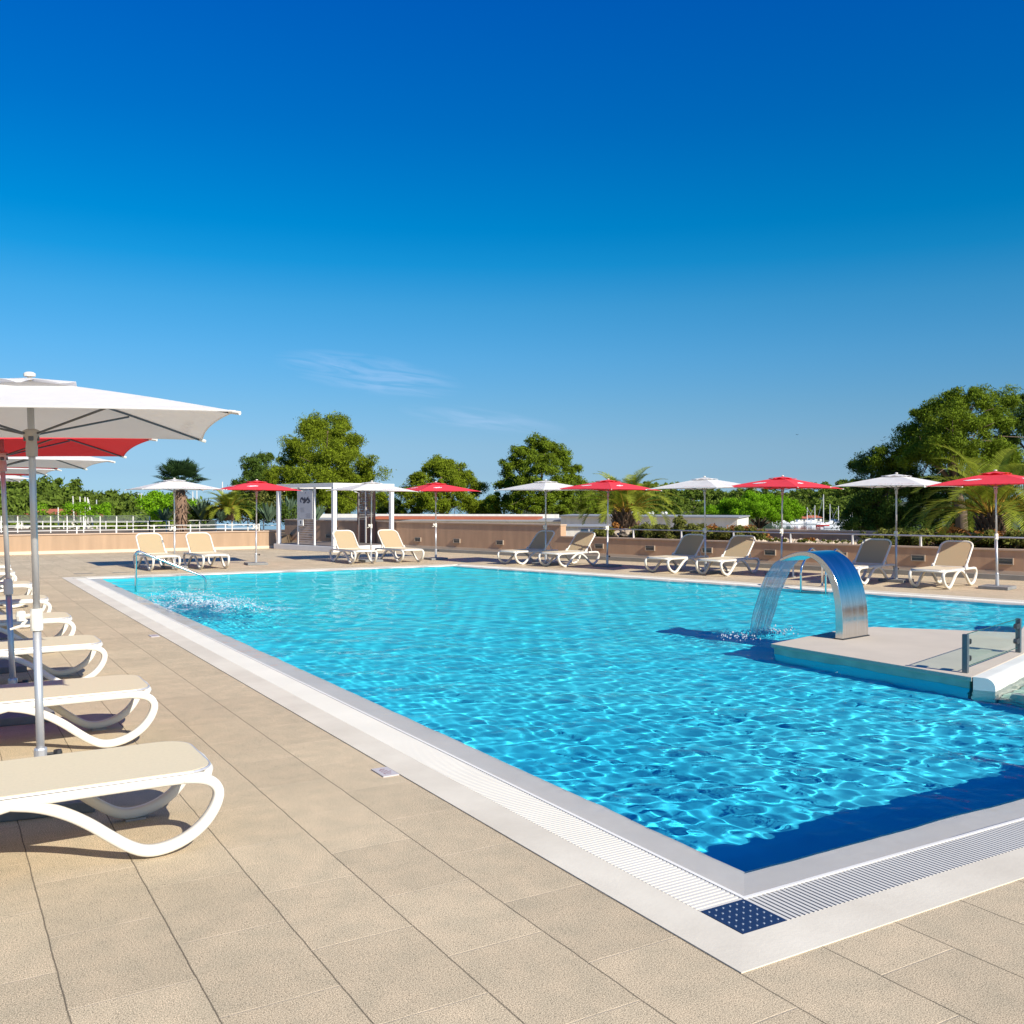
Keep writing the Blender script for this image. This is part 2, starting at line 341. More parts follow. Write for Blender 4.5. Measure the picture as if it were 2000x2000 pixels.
    h = mth(t, 'ADD', mth(t, 'MULTIPLY', spk.outputs['Fac'], 0.35), mth(t, 'MULTIPLY', mth(t, 'MAXIMUM', jl, jc), -1.5))
    bp = N(t, 'ShaderNodeBump'); bp.inputs['Strength'].default_value = 0.35; bp.inputs['Distance'].default_value = 0.003
    t.links.new(h, bp.inputs['Height']); t.links.new(bp.outputs[0], b.inputs['Normal'])
    return m
M['paver'] = paver_mat()

def water_mat(name):
    # clear water: refraction, with the surface glare softened as behind a polarising filter
    m = bpy.data.materials.new(name); m.use_nodes = True; t = m.node_tree
    rf = N(t, 'ShaderNodeBsdfRefraction'); rf.inputs['IOR'].default_value = 1.33; rf.inputs['Roughness'].default_value = 0.0; rf.inputs['Color'].default_value = (1, 1, 1, 1)
    gl = N(t, 'ShaderNodeBsdfGlossy'); gl.inputs['Roughness'].default_value = 0.0
    fr = N(t, 'ShaderNodeFresnel'); fr.inputs[0].default_value = 1.33
    mx = N(t, 'ShaderNodeMixShader'); t.links.new(mth(t, 'MULTIPLY', fr.outputs[0], 0.32), mx.inputs[0]); t.links.new(rf.outputs[0], mx.inputs[1]); t.links.new(gl.outputs[0], mx.inputs[2])
    t.links.new(mx.outputs[0], t.nodes['Material Output'].inputs['Surface'])
    return m
M['water'] = water_mat('pool_water')
def liner_mat():
    m = bpy.data.materials.new('pool_liner'); m.use_nodes = True; t = m.node_tree; b = t.nodes['Principled BSDF']
    g = N(t, 'ShaderNodeNewGeometry'); n = N(t, 'ShaderNodeTexNoise'); n.inputs['Scale'].default_value = 0.6; n.inputs['Detail'].default_value = 3
    t.links.new(g.outputs['Position'], n.inputs['Vector'])
    r = N(t, 'ShaderNodeValToRGB'); r.color_ramp.elements[0].position = 0.3; r.color_ramp.elements[1].position = 0.7
    r.color_ramp.elements[0].color = (0.020, 0.56, 0.84, 1); r.color_ramp.elements[1].color = (0.060, 0.72, 0.94, 1)
    t.links.new(n.outputs['Fac'], r.inputs[0])
    s_ = N(t, 'ShaderNodeSeparateXYZ'); t.links.new(g.outputs['Position'], s_.inputs[0])     # brightness of the far water put into the liner colour, paler with distance
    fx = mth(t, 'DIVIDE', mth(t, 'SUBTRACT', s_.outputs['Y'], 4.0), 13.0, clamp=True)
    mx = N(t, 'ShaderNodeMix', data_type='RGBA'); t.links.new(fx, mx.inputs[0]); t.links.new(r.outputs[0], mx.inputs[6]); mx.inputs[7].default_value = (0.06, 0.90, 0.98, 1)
    t.links.new(mx.outputs[2], b.inputs['Base Color']); b.inputs['Roughness'].default_value = 0.6
    return m
M['liner'] = liner_mat()
M['sea'] = mat('sea_water', (0.03, 0.07, 0.10), 0.08)
_b = M['sea'].node_tree.nodes['Principled BSDF']
_t = M['sea'].node_tree; _n = N(_t, 'ShaderNodeTexNoise'); _n.inputs['Scale'].default_value = 1.2; _n.inputs['Detail'].default_value = 4
_g = N(_t, 'ShaderNodeNewGeometry'); _t.links.new(_g.outputs['Position'], _n.inputs['Vector']); _bp = N(_t, 'ShaderNodeBump'); _bp.inputs['Strength'].default_value = 0.25
_t.links.new(_n.outputs['Fac'], _bp.inputs['Height']); _t.links.new(_bp.outputs[0], _b.inputs['Normal'])

# ------------------------------------------------------------------ the setting: land, sea, deck, pool
def inset(poly, d):
    """Inset a counter-clockwise polygon by d."""
    n = len(poly); out = []
    for i in range(n):
        p0, p1, p2 = Vector(poly[i - 1]), Vector(poly[i]), Vector(poly[(i + 1) % n])
        e1 = (p1 - p0).normalized(); e2 = (p2 - p1).normalized()
        n1 = Vector((-e1.y, e1.x)); n2 = Vector((-e2.y, e2.x))
        k = n1 + n2; k = k / (1 + n1.dot(n2)); out.append(tuple(p1 + k * d))
    return out
POOL = [(2.425, 2.49), (17.85, 2.49), (12.35, 23.5), (2.425, 23.7)]           # counter-clockwise: near-left, near-right, far-right, far-left
R0, R1, R2, R3 = POOL, inset(POOL, 0.22), inset(POOL, 0.465), inset(POOL, 0.73)
WALLN = Vector((-0.957, -0.28))                                                # the long back wall faces the pool this way
WA, WB = Vector((12.25, 38.6)), Vector((24.2, -1.4))                           # its run, left far end to right near end
def wpt(s): d = (WB - WA).normalized(); return WA + d * s
WD = (WB - WA).normalized()

def ring(mb, A, B, za, zb):
    n = len(A); o = len(mb.v)
    mb.v += [(p[0], p[1], za) for p in A] + [(p[0], p[1], zb) for p in B]
    mb.f += [(o + i, o + (i + 1) % n, o + n + (i + 1) % n, o + n + i) for i in range(n)]
# deck: one sheet round the pool
mb = MB(); ring(mb, [(-30, -14), (34, -14), (26, 44), (-12, 44)], R0, 0.0, 0.0)
tag(mb.build('pool_deck', M['paver']), kind='structure')
# coping band with a small raised lip, and the channel under the grates
mb = MB(); ring(mb, R0, R0, -0.01, 0.004); ring(mb, R0, inset(POOL, 0.216), 0.004, 0.006)
ring(mb, inset(POOL, 0.216), R1, 0.006, 0.003); ring(mb, R1, R1, 0.003, -0.12)
tag(mb.build('pool_coping', M['coping']), kind='structure')
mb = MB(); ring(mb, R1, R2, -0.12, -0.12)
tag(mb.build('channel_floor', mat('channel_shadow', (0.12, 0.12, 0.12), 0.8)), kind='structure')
# overflow lip: slopes from the channel down under the water
mb = MB(); ring(mb, R2, R2, -0.12, 0.003); ring(mb, R2, inset(POOL, 0.485), 0.003, 0.002); ring(mb, inset(POOL, 0.485), inset(POOL, 0.50), 0.002, -0.016); ring(mb, inset(POOL, 0.50), inset(POOL, 0.70), -0.016, -0.034); ring(mb, inset(POOL, 0.70), R3, -0.034, -0.055)
lip = tag(mb.build('overflow_lip', M['lip']), kind='structure')
lip.cycles.is_caustics_receiver = True
# shell
DEPTH = 0.52
mb = MB(); ring(mb, R3, R3, -0.055, -DEPTH)
o = len(mb.v); mb.v += [(p[0], p[1], -DEPTH) for p in R3]; mb.f.append((o, o + 1, o + 2, o + 3))
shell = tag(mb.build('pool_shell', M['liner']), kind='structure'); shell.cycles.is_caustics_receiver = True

# pool water: real ripples, finer near the viewer
def wave_comps(seed, n, L0, g, amp, th0, spread):
    r = np.random.default_rng(seed); out = []
    for i in range(n):
        L = L0 * g ** i * r.uniform(0.9, 1.1); th = r.normal(th0, spread) + (math.pi if r.random() < 0.4 else 0)
        k = 2 * math.pi / L; out.append((amp * (L / 0.3) ** 1.0 * r.uniform(0.5, 1.2) * (1 if L < 0.7 else (0.7 / L) ** 0.6), k * math.cos(th), k * math.sin(th), r.uniform(0, 6.28)))
    return out
WV = wave_comps(5, 90, 0.085, 1.033, 0.00048, 1.0, 0.85)
WLEVEL = -0.006
def water_height(X, Y):
    far_ = np.clip((Y - 4) / 9, 0, 1)          # the finest ripples fade with distance, longer ones grow
    Z = wave_of(X, Y, WV[:28]) * 1.25 * (1 - far_) + wave_of(X, Y, WV[28:45]) * (1 - 0.6 * np.clip((Y - 12) / 8, 0, 1)) + wave_of(X, Y, WV[45:]) * (1 - 0.05 * far_)
    # calmer along the overflow lip, livelier by the bubbling inlet and under the cascade
    jet = np.exp(-(((X - 3.7) / 0.8) ** 2 + ((Y - 15.6) / 2.2) ** 2))
    casc = np.exp(-(((X - 8.95) / 0.7) ** 2 + ((Y - 8.95) / 0.7) ** 2))
    Z2 = wave_of(X * 1.9, Y * 1.9, WV[:40])
    calm = np.clip(np.minimum(X - R2[0][0], Y - R2[0][1]) / 0.45, 0, 1) * 0.75 + 0.25
    return WLEVEL + (Z + Z2 * (jet * 2.0 + casc * 1.8)) * calm
def pool_water():
    n0, n1 = 620, 560
    g = lambda n, q: (np.exp(q * np.linspace(0, 1, n)) - 1) / (math.exp(q) - 1)
    ty, tx = g(n0, 1.5), g(n1, 1.1)
    (x0, y0), (x1, _), (x2, y2), (x3, y3) = R2
    Yl = y0 + (y3 - y0) * ty; Yr = y0 + (y2 - y0) * ty
    Xl = x0 + (x3 - x0) * ty; Xr = x1 + (x2 - x1) * ty
    X = Xl[:, None] + (Xr - Xl)[:, None] * tx[None]; Y = Yl[:, None] + (Yr - Yl)[:, None] * tx[None]
    V = np.stack([X, Y, water_height(X, Y)], -1).reshape(-1, 3)
    i = np.arange(n0 * n1).reshape(n0, n1); Fq = np.stack([i[:-1, :-1], i[:-1, 1:], i[1:, 1:], i[1:, :-1]], -1).reshape(-1, 4)
    return npmesh('pool_water', V, Fq, M['water'], smooth=True)
pw = tag(pool_water(), kind='structure'); pw.cycles.is_caustics_caster = True

# grates of cross slats in the channel
def grate(a0, a1, b0, b1, label, pitch=0.021):
    """Slats across the channel between outer edge a0->a1 and inner edge b0->b1."""
    a0, a1, b0, b1 = map(Vector, (a0, a1, b0, b1)); L = (a1 - a0).length; n = int(L / pitch); mb = MB()
    d = (a1 - a0).normalized()
    for i in range(n):
        t = (i + 0.5) / n; p, q = a0.lerp(a1, t), b0.lerp(b1, t); w = d * 0.0078
        vs = [(p.x - w.x, p.y - w.y), (p.x + w.x, p.y + w.y), (q.x + w.x, q.y + w.y), (q.x - w.x, q.y - w.y)]
        o = len(mb.v); mb.v += [(x, y, -0.014) for x, y in vs] + [(x, y, 0.002) for x, y in vs]
        mb.f += [(o + 4, o + 5, o + 6, o + 7), (o, o + 1, o + 5, o + 4), (o + 1, o + 2, o + 6, o + 5), (o + 2, o + 3, o + 7, o + 6), (o + 3, o, o + 4, o + 7)]
    for s, e in ((a0, a1), (b0, b1)): pass
    return tag(mb.build('overflow_grate', M['grate']), label, 'grate', 'white overflow grates round the pool')
i1, i2 = inset(POOL, 0.225), inset(POOL, 0.460)
def cut(P, Q, a, b): P, Q = Vector(P), Vector(Q); d = (Q - P).normalized(); return tuple(P + d * a), tuple(Q - d * b)
def side_grate(k, label, ca=0.24, cb=0.24, pitch=0.026):
    j = (k + 1) % 4
    P, Q = Vector(i2[k]), Vector(i2[j]); e = (Q - P).normalized(); nrm = Vector((-e.y, e.x))
    A = Vector(i1[k]);  off = (A - P).dot(nrm)
    grate(tuple(P + nrm * off), tuple(Q + nrm * off), tuple(P), tuple(Q), label, pitch)
side_grate(3, 'long white slatted overflow grate along the left side of the pool')
side_grate(0, 'white slatted overflow grate along the near side of the pool, in the right foreground')
side_grate(2, 'white overflow grate at the far end of the pool, below the cream loungers', pitch=0.04)
side_grate(1, 'white overflow grate along the slanting far side of the pool, below the wall', pitch=0.04)
# dark studded corner plate
x0, y0 = R1[0]; x1, y1 = R2[0]
t_ = thing('corner_plate', ((x0 + x1) / 2, (y0 + y1) / 2, 0), 'navy blue studded metal plate at the near corner where both white grates meet', 'plate')
w = (x1 - x0) / 2 - 0.004
MB().box(-w, w, -w, w, -0.01, 0.004).build('plate', mat('navy_plate', (0.012, 0.03, 0.085), 0.5, var=0.15, vscale=20), t_)
st0 = None; M['stud'] = mat('stud', (0.35, 0.4, 0.45), 0.35, 0.4)
for i in range(6):
    for j in range(6):
        if st0 is None: st0 = MB().lathe([(0.0052, 0.004), (0.0045, 0.0062), (0.001, 0.0068)], 8).build('stud', M['stud'], t_); q_ = st0
        else: q_ = st0.copy(); COL.objects.link(q_); q_.parent = t_
        q_.location = (-w + 0.024 + i * (2 * w - 0.048) / 5, -w + 0.024 + j * (2 * w - 0.048) / 5, 0)

# depth markers let in beside the coping, small drain slots
M['marker_tile'] = mat('marker_tile', (0.52, 0.48, 0.47), 0.5)
def marker(x, y, label):
    t = thing('depth_marker', (x, y, 0), label, 'marker', 'white depth markers beside the coping')
    MB().box(-0.052, 0.052, -0.095, 0.095, 0, 0.008).build('tile', M['marker_tile'], t)
    mb = MB().box(-0.004, -0.001, -0.06, 0.06, 0.008, 0.0088)
    for (a, b) in ((-0.02, -0.05), (-0.02, -0.03), (-0.02, 0.0), (-0.02, 0.03), (0.012, -0.05), (0.012, -0.02), (0.012, 0.01), (0.012, 0.05), (0.03, -0.01), (-0.005, 0.05)):
        mb.box(a - 0.005, a + 0.005, b - 0.006, b + 0.006, 0.008, 0.009)
    mb.build('marking', mat('marking_mauve', (0.25, 0.12, 0.14), 0.7), t)
marker(2.365, 5.48, 'white rectangular depth marker with small dark marks beside the coping, the nearer one')
marker(2.34, 12.62, 'faint white depth marker beside the coping, the farther one level with the bubbling water')
for (x, y, wd, lb) in ((2.75, 23.32, 0.28, 'dark drain slot in the white coping at the far left pool corner'), (3.0, 24.72, 0.42, 'grey drain slot in the paving just behind the far left pool corner'), (3.85, 24.7, 0.42, 'grey drain slot in the paving in front of the two cream loungers')):
    t = thing('drain_slot', (x, y, 0.004), lb, 'drain', 'drain slots')
    mb = MB().box(-wd / 2, wd / 2, -0.05, 0.05, 0, 0.004); mb.build('frame', M['ledge'], t)
    mb = MB()
    for k in range(8): mb.box(-wd / 2 + 0.02 + k * (wd - 0.04) / 8, -wd / 2 + 0.02 + (k + 0.6) * (wd - 0.04) / 8, -0.035, 0.035, 0.004, 0.007)
    mb.build('slots', M['dark_metal'], t)

# ------------------------------------------------------------------ walls round the deck
def band(mb, s0, s1, out0, out1, z0, z1):
    """Box along the long back wall between runs s0 and s1, from out0 to out1 metres in front of its face."""
    a, b = wpt(s0), wpt(s1)
    mb.prism([tuple(a + WALLN * out1), tuple(b + WALLN * out1), tuple(b + WALLN * out0), tuple(a + WALLN * out0)], z0, z1)
S1 = 14.6                                                                     # where the tall wall steps down
tall = thing('tall_wall', (*wpt(0), 0), 'tall brown rendered wall behind the shower pavilion, up to the step', 'wall')
def at_parent(ob, par): ob.parent = par; ob.matrix_parent_inverse = par.matrix_world.inverted() if False else Matrix.Translation(-par.location); return ob
mb = MB(); band(mb, 0, S1, -0.25, 0.0, 0, 0.98); at_parent(mb.build('wall', M['brown_wall']), tall)
mb = MB(); band(mb, -0.02, S1 + 0.02, -0.27, 0.03, 0.98, 1.02); at_parent(mb.build('coping', M['cap']), tall)
mb = MB(); band(mb, 0, S1, 0.003, 0.02, 0.10, 0.19); at_parent(mb.build('skirting', M['skirt']), tall)
mb = MB(); band(mb, 0, S1, 0.003, 0.14, 0, 0.10); at_parent(mb.build('gutter_ledge', M['ledge']), tall)
low = thing('low_planter_wall', (*wpt(S1), 0), 'long low brown planter wall with recessed lights along the right side of the deck', 'wall')
mb = MB(); band(mb, S1, 41, -0.22, 0.0, 0, 0.63); at_parent(mb.build('wall', M['brown_wall']), low)
mb = MB(); band(mb, S1 + 0.02, 41, -0.25, 0.025, 0.63, 0.665); at_parent(mb.build('coping', M['cap']), low)
mb = MB(); band(mb, S1, 41, 0.003, 0.02, 0.11, 0.19); at_parent(mb.build('skirting', M['skirt']), low)
mb = MB(); band(mb, S1, 41, 0.003, 0.14, 0, 0.11); at_parent(mb.build('gutter_ledge', M['ledge']), low)
# white rendered end of the tall wall
back = thing('back_planter_wall', (*wpt(S1 + 4), 0), 'dark brown wall behind the planting bed, its pale coping above the shrubs', 'wall')
mb = MB(); band(mb, S1 + 4, 41, -2.6, -2.35, 0.2, 0.88); at_parent(mb.build('wall', M['brown_wall']), back)
mb = MB(); band(mb, S1 + 4, 41, -2.63, -2.32, 0.88, 0.93); at_parent(mb.build('coping', M['cap']), back)
mb = MB(); band(mb, S1, 41, -2.35, -0.225, 0.3, 0.63)
tag(mb.build('planting_bed', M['soil']), kind='structure')
# wall lights
lights_u = [607, 642, 757, 817, 893, 977, 1171, 1270.6, 1382, 1505, 1643, 1794, 1965]
def wall_s(u):
    k = (u - CX) / F_; c, s_ = math.cos(YAW), math.sin(YAW)       # point on wall whose column is u
    f = lambda s: ((wpt(s).x * c - wpt(s).y * s_) - k * (wpt(s).x * s_ + wpt(s).y * c))
    lo, hi = 0.0, 40.0
    for _ in range(50):
        m = (lo + hi) / 2
        if f(m) < 0: lo = m
        else: hi = m
    return lo
wl_names = ['dimly lit wall light behind the left side of the shower pavilion', 'wall light behind the slatted panel of the shower pavilion', 'wall light between the pavilion and the reclined lounger beside it', 'wall light just left of the red parasol by the tall wall', 'wall light right of the red parasol on the tall wall', 'last wall light on the tall wall, left of the white parasol', 'wall light behind the third red parasol from the left, low wall', 'wall light left of the lounger pair on the low wall', 'wall light beside the white parasol pole in the middle of the low wall', 'wall light above the top of the steel fountain, to its left', 'wall light half hidden behind the steel fountain arch', 'wall light right of the second last white parasol pole', 'wall light beside the rightmost parasol pole']
ang = math.atan2(WD.y, WD.x)
lamp0 = None
for u, lb in zip(lights_u, wl_names):
    s_ = wall_s(u); p = wpt(s_) + WALLN * 0.0
    if lamp0 is None:
        t = thing('wall_light', (p.x, p.y, 0.40), lb, 'wall light', 'box lights along the brown wall', ang)
        mb = MB(); mb.box(-0.16, 0.16, -0.045, -0.002, 0.055, 0.075); mb.box(-0.16, 0.16, -0.045, -0.002, -0.075, -0.055); mb.box(-0.16, -0.14, -0.045, -0.002, -0.055, 0.055); mb.box(0.14, 0.16, -0.045, -0.002, -0.055, 0.055)
        mb.build('frame', mat('light_frame', (0.36, 0.29, 0.22), 0.5), t)
        MB().box(-0.14, 0.14, -0.012, -0.003, -0.055, 0.055).build('lens', mat('light_lens', (0.10, 0.10, 0.09), 0.15), t)
        mb = MB()
        for k in range(3): mb.box(-0.138, 0.138, -0.04, -0.014, 0.005 + k * 0.017, 0.012 + k * 0.017)
        mb.build('louvre', M['ledge'], t); lamp0 = t
    else:
        t = copy_tree(lamp0); t.location = (p.x, p.y, 0.40); t['label'] = lb
# low rail on the planter wall
rl = thing('planter_rail', (*wpt(S1 + 0.5), 0.66), 'thin grey handrail on short posts along the top of the low planter wall', 'railing')
mb = MB(); a, b = wpt(S1 + 0.6) - WALLN * 0.12, wpt(40) - WALLN * 0.12
at_parent(MB().tube([(a.x, a.y, 0.91), (b.x, b.y, 0.91)], 0.018, 8).build('handrail', M['rail_grey'], smooth=True), rl)
s_ = S1 + 1.0
while s_ < 40:
    p = wpt(s_) - WALLN * 0.12
    at_parent(MB().box(p.x - 0.022, p.x + 0.022, p.y - 0.022, p.y + 0.022, 0.666, 0.895).build('post', M['rail_white']), rl); s_ += 1.62

# peach wall at the far left, with white railings behind
PW_Y = 35.35
pt = thing('peach_wall', (4.0, PW_Y, 0), 'bright peach rendered low wall with tiled skirting at the far left of the deck', 'wall')
at_parent(MB().prism([(1.55, PW_Y - 0.3), (11.0, PW_Y), (11.0, PW_Y + 0.25), (1.55, PW_Y - 0.05)], 0, 0.62).build('wall', M['peach']), pt)
at_parent(MB().prism([(1.52, PW_Y - 0.335), (11.03, PW_Y - 0.035), (11.03, PW_Y + 0.28), (1.52, PW_Y - 0.02)], 0.62, 0.655).build('coping', M['cap']), pt)
at_parent(MB().prism([(1.52, PW_Y - 0.33), (11.0, PW_Y - 0.025), (11.0, PW_Y - 0.003), (1.55, PW_Y - 0.303)], 0, 0.10).build('skirting', mat('pale_skirting', (0.66, 0.52, 0.38), 0.7, var=0.1)), pt)
pt2 = thing('side_wall', (1.5, PW_Y - 0.3, 0), 'short brown wall end at the left edge of the photo, turning from the peach wall', 'wall')
at_parent(MB().prism([(1.25, PW_Y - 1.2), (1.5, PW_Y - 1.2), (1.5, PW_Y + 0.0), (1.25, PW_Y + 0.0)], 0, 0.64).build('wall', M['brown_wall']), pt2)
at_parent(MB().prism([(1.23, PW_Y - 1.22), (1.52, PW_Y - 1.22), (1.52, PW_Y + 0.02), (1.23, PW_Y + 0.02)], 0.64, 0.67).build('coping', M['cap']), pt2)

def railing(p, q, z0, h, bars, posts, label, m, wires=0, r=0.014, wire_z=(0, 0)):
    p, q = Vector((*p, z0)), Vector((*q, z0)); t = thing('railing', p, label, 'railing', 'white railings behind the peach wall')
    d = q - p
    for b in bars: MB().tube([(0, 0, b), (d.x, d.y, b)], r, 6).build('rail_bar', m, t)
    for k in range(wires):
        z = wire_z[0] + (wire_z[1] - wire_z[0]) * k / max(1, wires - 1); MB().tube([(0, 0, z), (d.x, d.y, z)], 0.006, 5).build('wire', M['rail_grey'], t)
    for k in range(posts + 1):
        v = d * (k / posts); MB().box(v.x - 0.02, v.x + 0.02, v.y - 0.02, v.y + 0.02, 0, h).build('post', m, t)
    return t
railing((1.6, PW_Y - 0.1), (10.3, PW_Y + 0.17), 0.655, 0.26, (0.10, 0.235), 7, 'white two-bar railing standing on top of the peach wall', M['rail_white'])
pB0, pB1 = spot(-30, 1000, 40), spot(292, 1000, 40)
railing(pB0.xy, pB1.xy, 0.45, 0.68, (0.28, 0.44), 10, 'taller white railing with fine wires, second row behind the peach wall', M['rail_white'], 5, 0.014, (0.5, 0.7))
pC0, pC1 = spot(292, 1000, 40), spot(545, 1000, 42)
railing(pC0.xy, pC1.xy, 0.35, 0.6, (0.36, 0.6), 8, 'white railing between the agaves and the peach wall', M['rail_white'])
pD0, pD1 = spot(-40, 1000, 47), spot(330, 1000, 47)
railing(pD0.xy, pD1.xy, 0.3, 0.5, (0.28, 0.5), 9, 'farthest white railing on the left, before the harbour', M['rail_white'])

# ground beyond the deck, sea, far shore
def sheet(name, poly, z, m):
    mb = MB(); mb.v = [(p[0], p[1], z) for p in poly]; mb.f = [tuple(range(len(poly)))]
    return tag(mb.build(name, m), kind='structure')
sheet('sea', [(-9000, -3000), (12000, -3000), (12000, 12000), (-9000, 12000)], -4.4, M['sea'])
def P2(u, d): v = spot(u, 1000, d); return (v.x, v.y)
M['land'] = mat('dry_ground', (0.20, 0.17, 0.10), 0.95, var=0.35, vscale=0.3)
# terrace land: under and right behind the deck
mb = MB()
outl = [(-60, -60), (90, -60), P2(2900, 70), P2(1700, 75), P2(1380, 62), P2(1150, 66), P2(850, 85), P2(560, 95), P2(480, 80), P2(330, 120), P2(330, 235), P2(-300, 220), (-150, 60)]
mb.prism(outl[::-1], -5, -1.6)
tag(mb.build('terrace_ground', M['land']), kind='structure')
mb = MB(); mb.prism([P2(-400, 38.2), P2(560, 37.8), P2(600, 46), P2(-400, 50)], -0.6, 0.42)
tag(mb.build('upper_terrace', M['soil']), kind='structure')

# ------------------------------------------------------------------ far hills
def ridge(name, u0, u1, d, hs, z0=-5.0, thick=90):
    """A wooded slope: rises from d outwards; hs = crest heights sampled across."""
    n, m = 40, 8; V = []; Fq = []
    for i in range(n):
        t = i / (n - 1); u = u0 + (u1 - u0) * t; hh = np.interp(t, np.linspace(0, 1, len(hs)), hs)
        for j in range(m):
            s = j / (m - 1); p = spot(u, 1000, d + thick * s)
            V.append((p.x, p.y, z0 + (hh - z0) * math.sin(min(1, s * 1.25) * math.pi / 2) + (rnd.random() - 0.5) * 0.8 * (j > 0)))
    for i in range(n - 1):
        for j in range(m - 1): a = i * m + j; Fq.append((a, a + m, a + m + 1, a + 1))
    return tag(npmesh(name, np.array(V), np.array(Fq), mat(name + '_ground', (0.05, 0.065, 0.025), 0.95, var=0.4, vscale=0.15), smooth=True), kind='structure')
ridge('hill', 1010, 2500, 296, [-1, 1.5, 2.5, 0.5, 1.5, 3, 3.5, 3, 2, 2])
ridge('hill', -500, 420, 150, [4, 3, 1.5, 0, -1.0, -1.5, -2], z0=-3.0, thick=60)

# ------------------------------------------------------------------ foliage
def leaves(centers, radii, per, size, seed, flat=0.0, up=0.35, ew=(0.28, 0.6)):
    """Leaf quads through and over a set of clumps, denser near each clump's skin."""
    r = np.random.default_rng(seed); C = np.repeat(np.asarray(centers), per, 0); R = np.repeat(np.asarray(radii), per)
    n = len(C); D = r.normal(size=(n, 3)); D[:, 2] += up; D /= np.linalg.norm(D, axis=1)[:, None]
    P = C + D * (R * (r.uniform(0.35, 1.0, n) + (r.random(n) < 0.12) * r.uniform(0, 0.55, n)))[:, None] * np.array([1, 1, 0.8])
    Nn = D + r.normal(size=(n, 3)) * 0.75; Nn /= np.linalg.norm(Nn, axis=1)[:, None]
    T = np.cross(Nn, r.normal(size=(n, 3))); T /= np.linalg.norm(T, axis=1)[:, None]; B = np.cross(Nn, T)
    s = size * r.uniform(0.55, 1.4, n)[:, None]; e = r.uniform(ew[0], ew[1], n)[:, None]
    V = np.stack([P - T * s - B * s * e * 0.5, P + T * s * 0.2 - B * s * e, P + T * s * 1.1, P - T * s * 0.1 + B * s * e], 1).reshape(-1, 3)
    return V, np.arange(4 * n).reshape(n, 4)

def tree_from_lobes(name, base, lobes, mleaf, label, cat, group=None, per=120, leaf=0.13, cl=0.5, seed=1, trunk_r=0.22, dens=1.0, limbs=8, core=True):
    """lobes: list of (centre Vector, radius) in world coordinates; clumps are strewn over each lobe."""
    t = thing(name, base, label, cat, group); r = np.random.default_rng(seed); base = Vector(base)
    cc, rr = [], []
    for (c, R) in lobes:
        k = max(4, int(dens * 4.2 * (R / cl) ** 2))
        D = r.normal(size=(k, 3)); D[:, 2] = np.abs(D[:, 2]) * 1.0 - 0.45 * r.random(k); D /= np.linalg.norm(D, axis=1)[:, None]
        q = np.array(c - base) + D * R * r.uniform(0.5, 1.12, k)[:, None] * np.array([1, 1, 0.9])
        cc.append(q); rr.append(r.uniform(0.4, 1.15, k) * cl)
    cc = np.concatenate(cc); rr = np.concatenate(rr)
    V, Fq = leaves(cc, rr * 1.15, int(per * 2.9), leaf * 0.72, seed + 1, ew=(0.14, 0.32))
    crown = npmesh('crown', V, Fq, mleaf, t)
    mb = MB(); top = Vector((sum((c.x for c, _ in lobes)) / len(lobes), sum((c.y for c, _ in lobes)) / len(lobes), max(c.z for c, _ in lobes))) - base
    pts = [Vector((0, 0, -0.3)), top * 0.3 + Vector((0.1, -0.05, 0)), top * 0.6 + Vector((-0.12, 0.1, 0)), top * 0.95]
    mb.tube(pts, [trunk_r, trunk_r * 0.8, trunk_r * 0.5, trunk_r * 0.15], 9)
    order = sorted(lobes, key=lambda l: -l[1])[:limbs]
    for (c, R) in order:
        e = c - base; s0 = pts[1].lerp(pts[2], min(1, max(0, (e.z / max(1, top.z)) - 0.1)))
        mid = s0.lerp(e, 0.5) + Vector((0, 0, 0.25)); mb.tube([s0, mid, e], [trunk_r * 0.42, trunk_r * 0.25, trunk_r * 0.08], 6)
        for _ in range(5):
            q = e + Vector(r.normal(size=3)) * R * 0.6; mb.tube([mid.lerp(e, 0.6), q], [trunk_r * 0.1, trunk_r * 0.03], 4)
    mb.build('trunk', M['bark'], t, smooth=True)
    return t
def px(u, v, d, r): return (spot(u, v, d), r / F_ * d)
# near pines behind the pavilion (columns, rows, distance, radius in photo pixels)
big = [(632, 850, 58, 36), (668, 868, 59, 34), (597, 872, 57, 36), (637, 905, 55, 48), (575, 905, 58, 34), (690, 905, 59, 34), (560, 940, 56, 36), (610, 950, 54, 44), (660, 955, 56, 44), (700, 945, 60, 36), (724, 932, 60, 22), (640, 990, 56, 42), (580, 985, 56, 38), (695, 990, 59, 38), (735, 985, 62, 24), (650, 835, 61, 26), (612, 838, 60, 24), (544, 965, 58, 26)]
tree_from_lobes('pine_tree', spot(640, 1120, 58), [px(*q) for q in big], M['leaf_pine'], 'biggest round green pine, rising behind the white shower pavilion', 'pine tree', per=130, leaf=0.12, cl=0.52, seed=3, trunk_r=0.3)
sm = [(500, 910, 63, 22), (522, 900, 64, 16), (486, 935, 63, 22), (515, 940, 62, 26), (478, 960, 63, 24), (505, 975, 62, 34), (535, 985, 62, 28), (465, 985, 63, 22)]
tree_from_lobes('pine_tree', spot(505, 1120, 63), [px(*q) for q in sm], M['leaf_dark'], 'smaller darker pine just left of the biggest pine, above the red parasol', 'pine tree', per=110, leaf=0.12, cl=0.42, seed=5)
md = [(868, 915, 62, 24), (845, 925, 63, 24), (893, 930, 63, 24), (825, 948, 61, 26), (868, 955, 60, 34), (908, 950, 62, 26), (930, 965, 63, 18), (810, 978, 60, 26), (850, 990, 59, 34), (895, 985, 60, 34), (930, 992, 61, 22), (800, 1000, 60, 20), (790, 965, 62, 14), (855, 905, 64, 14)]
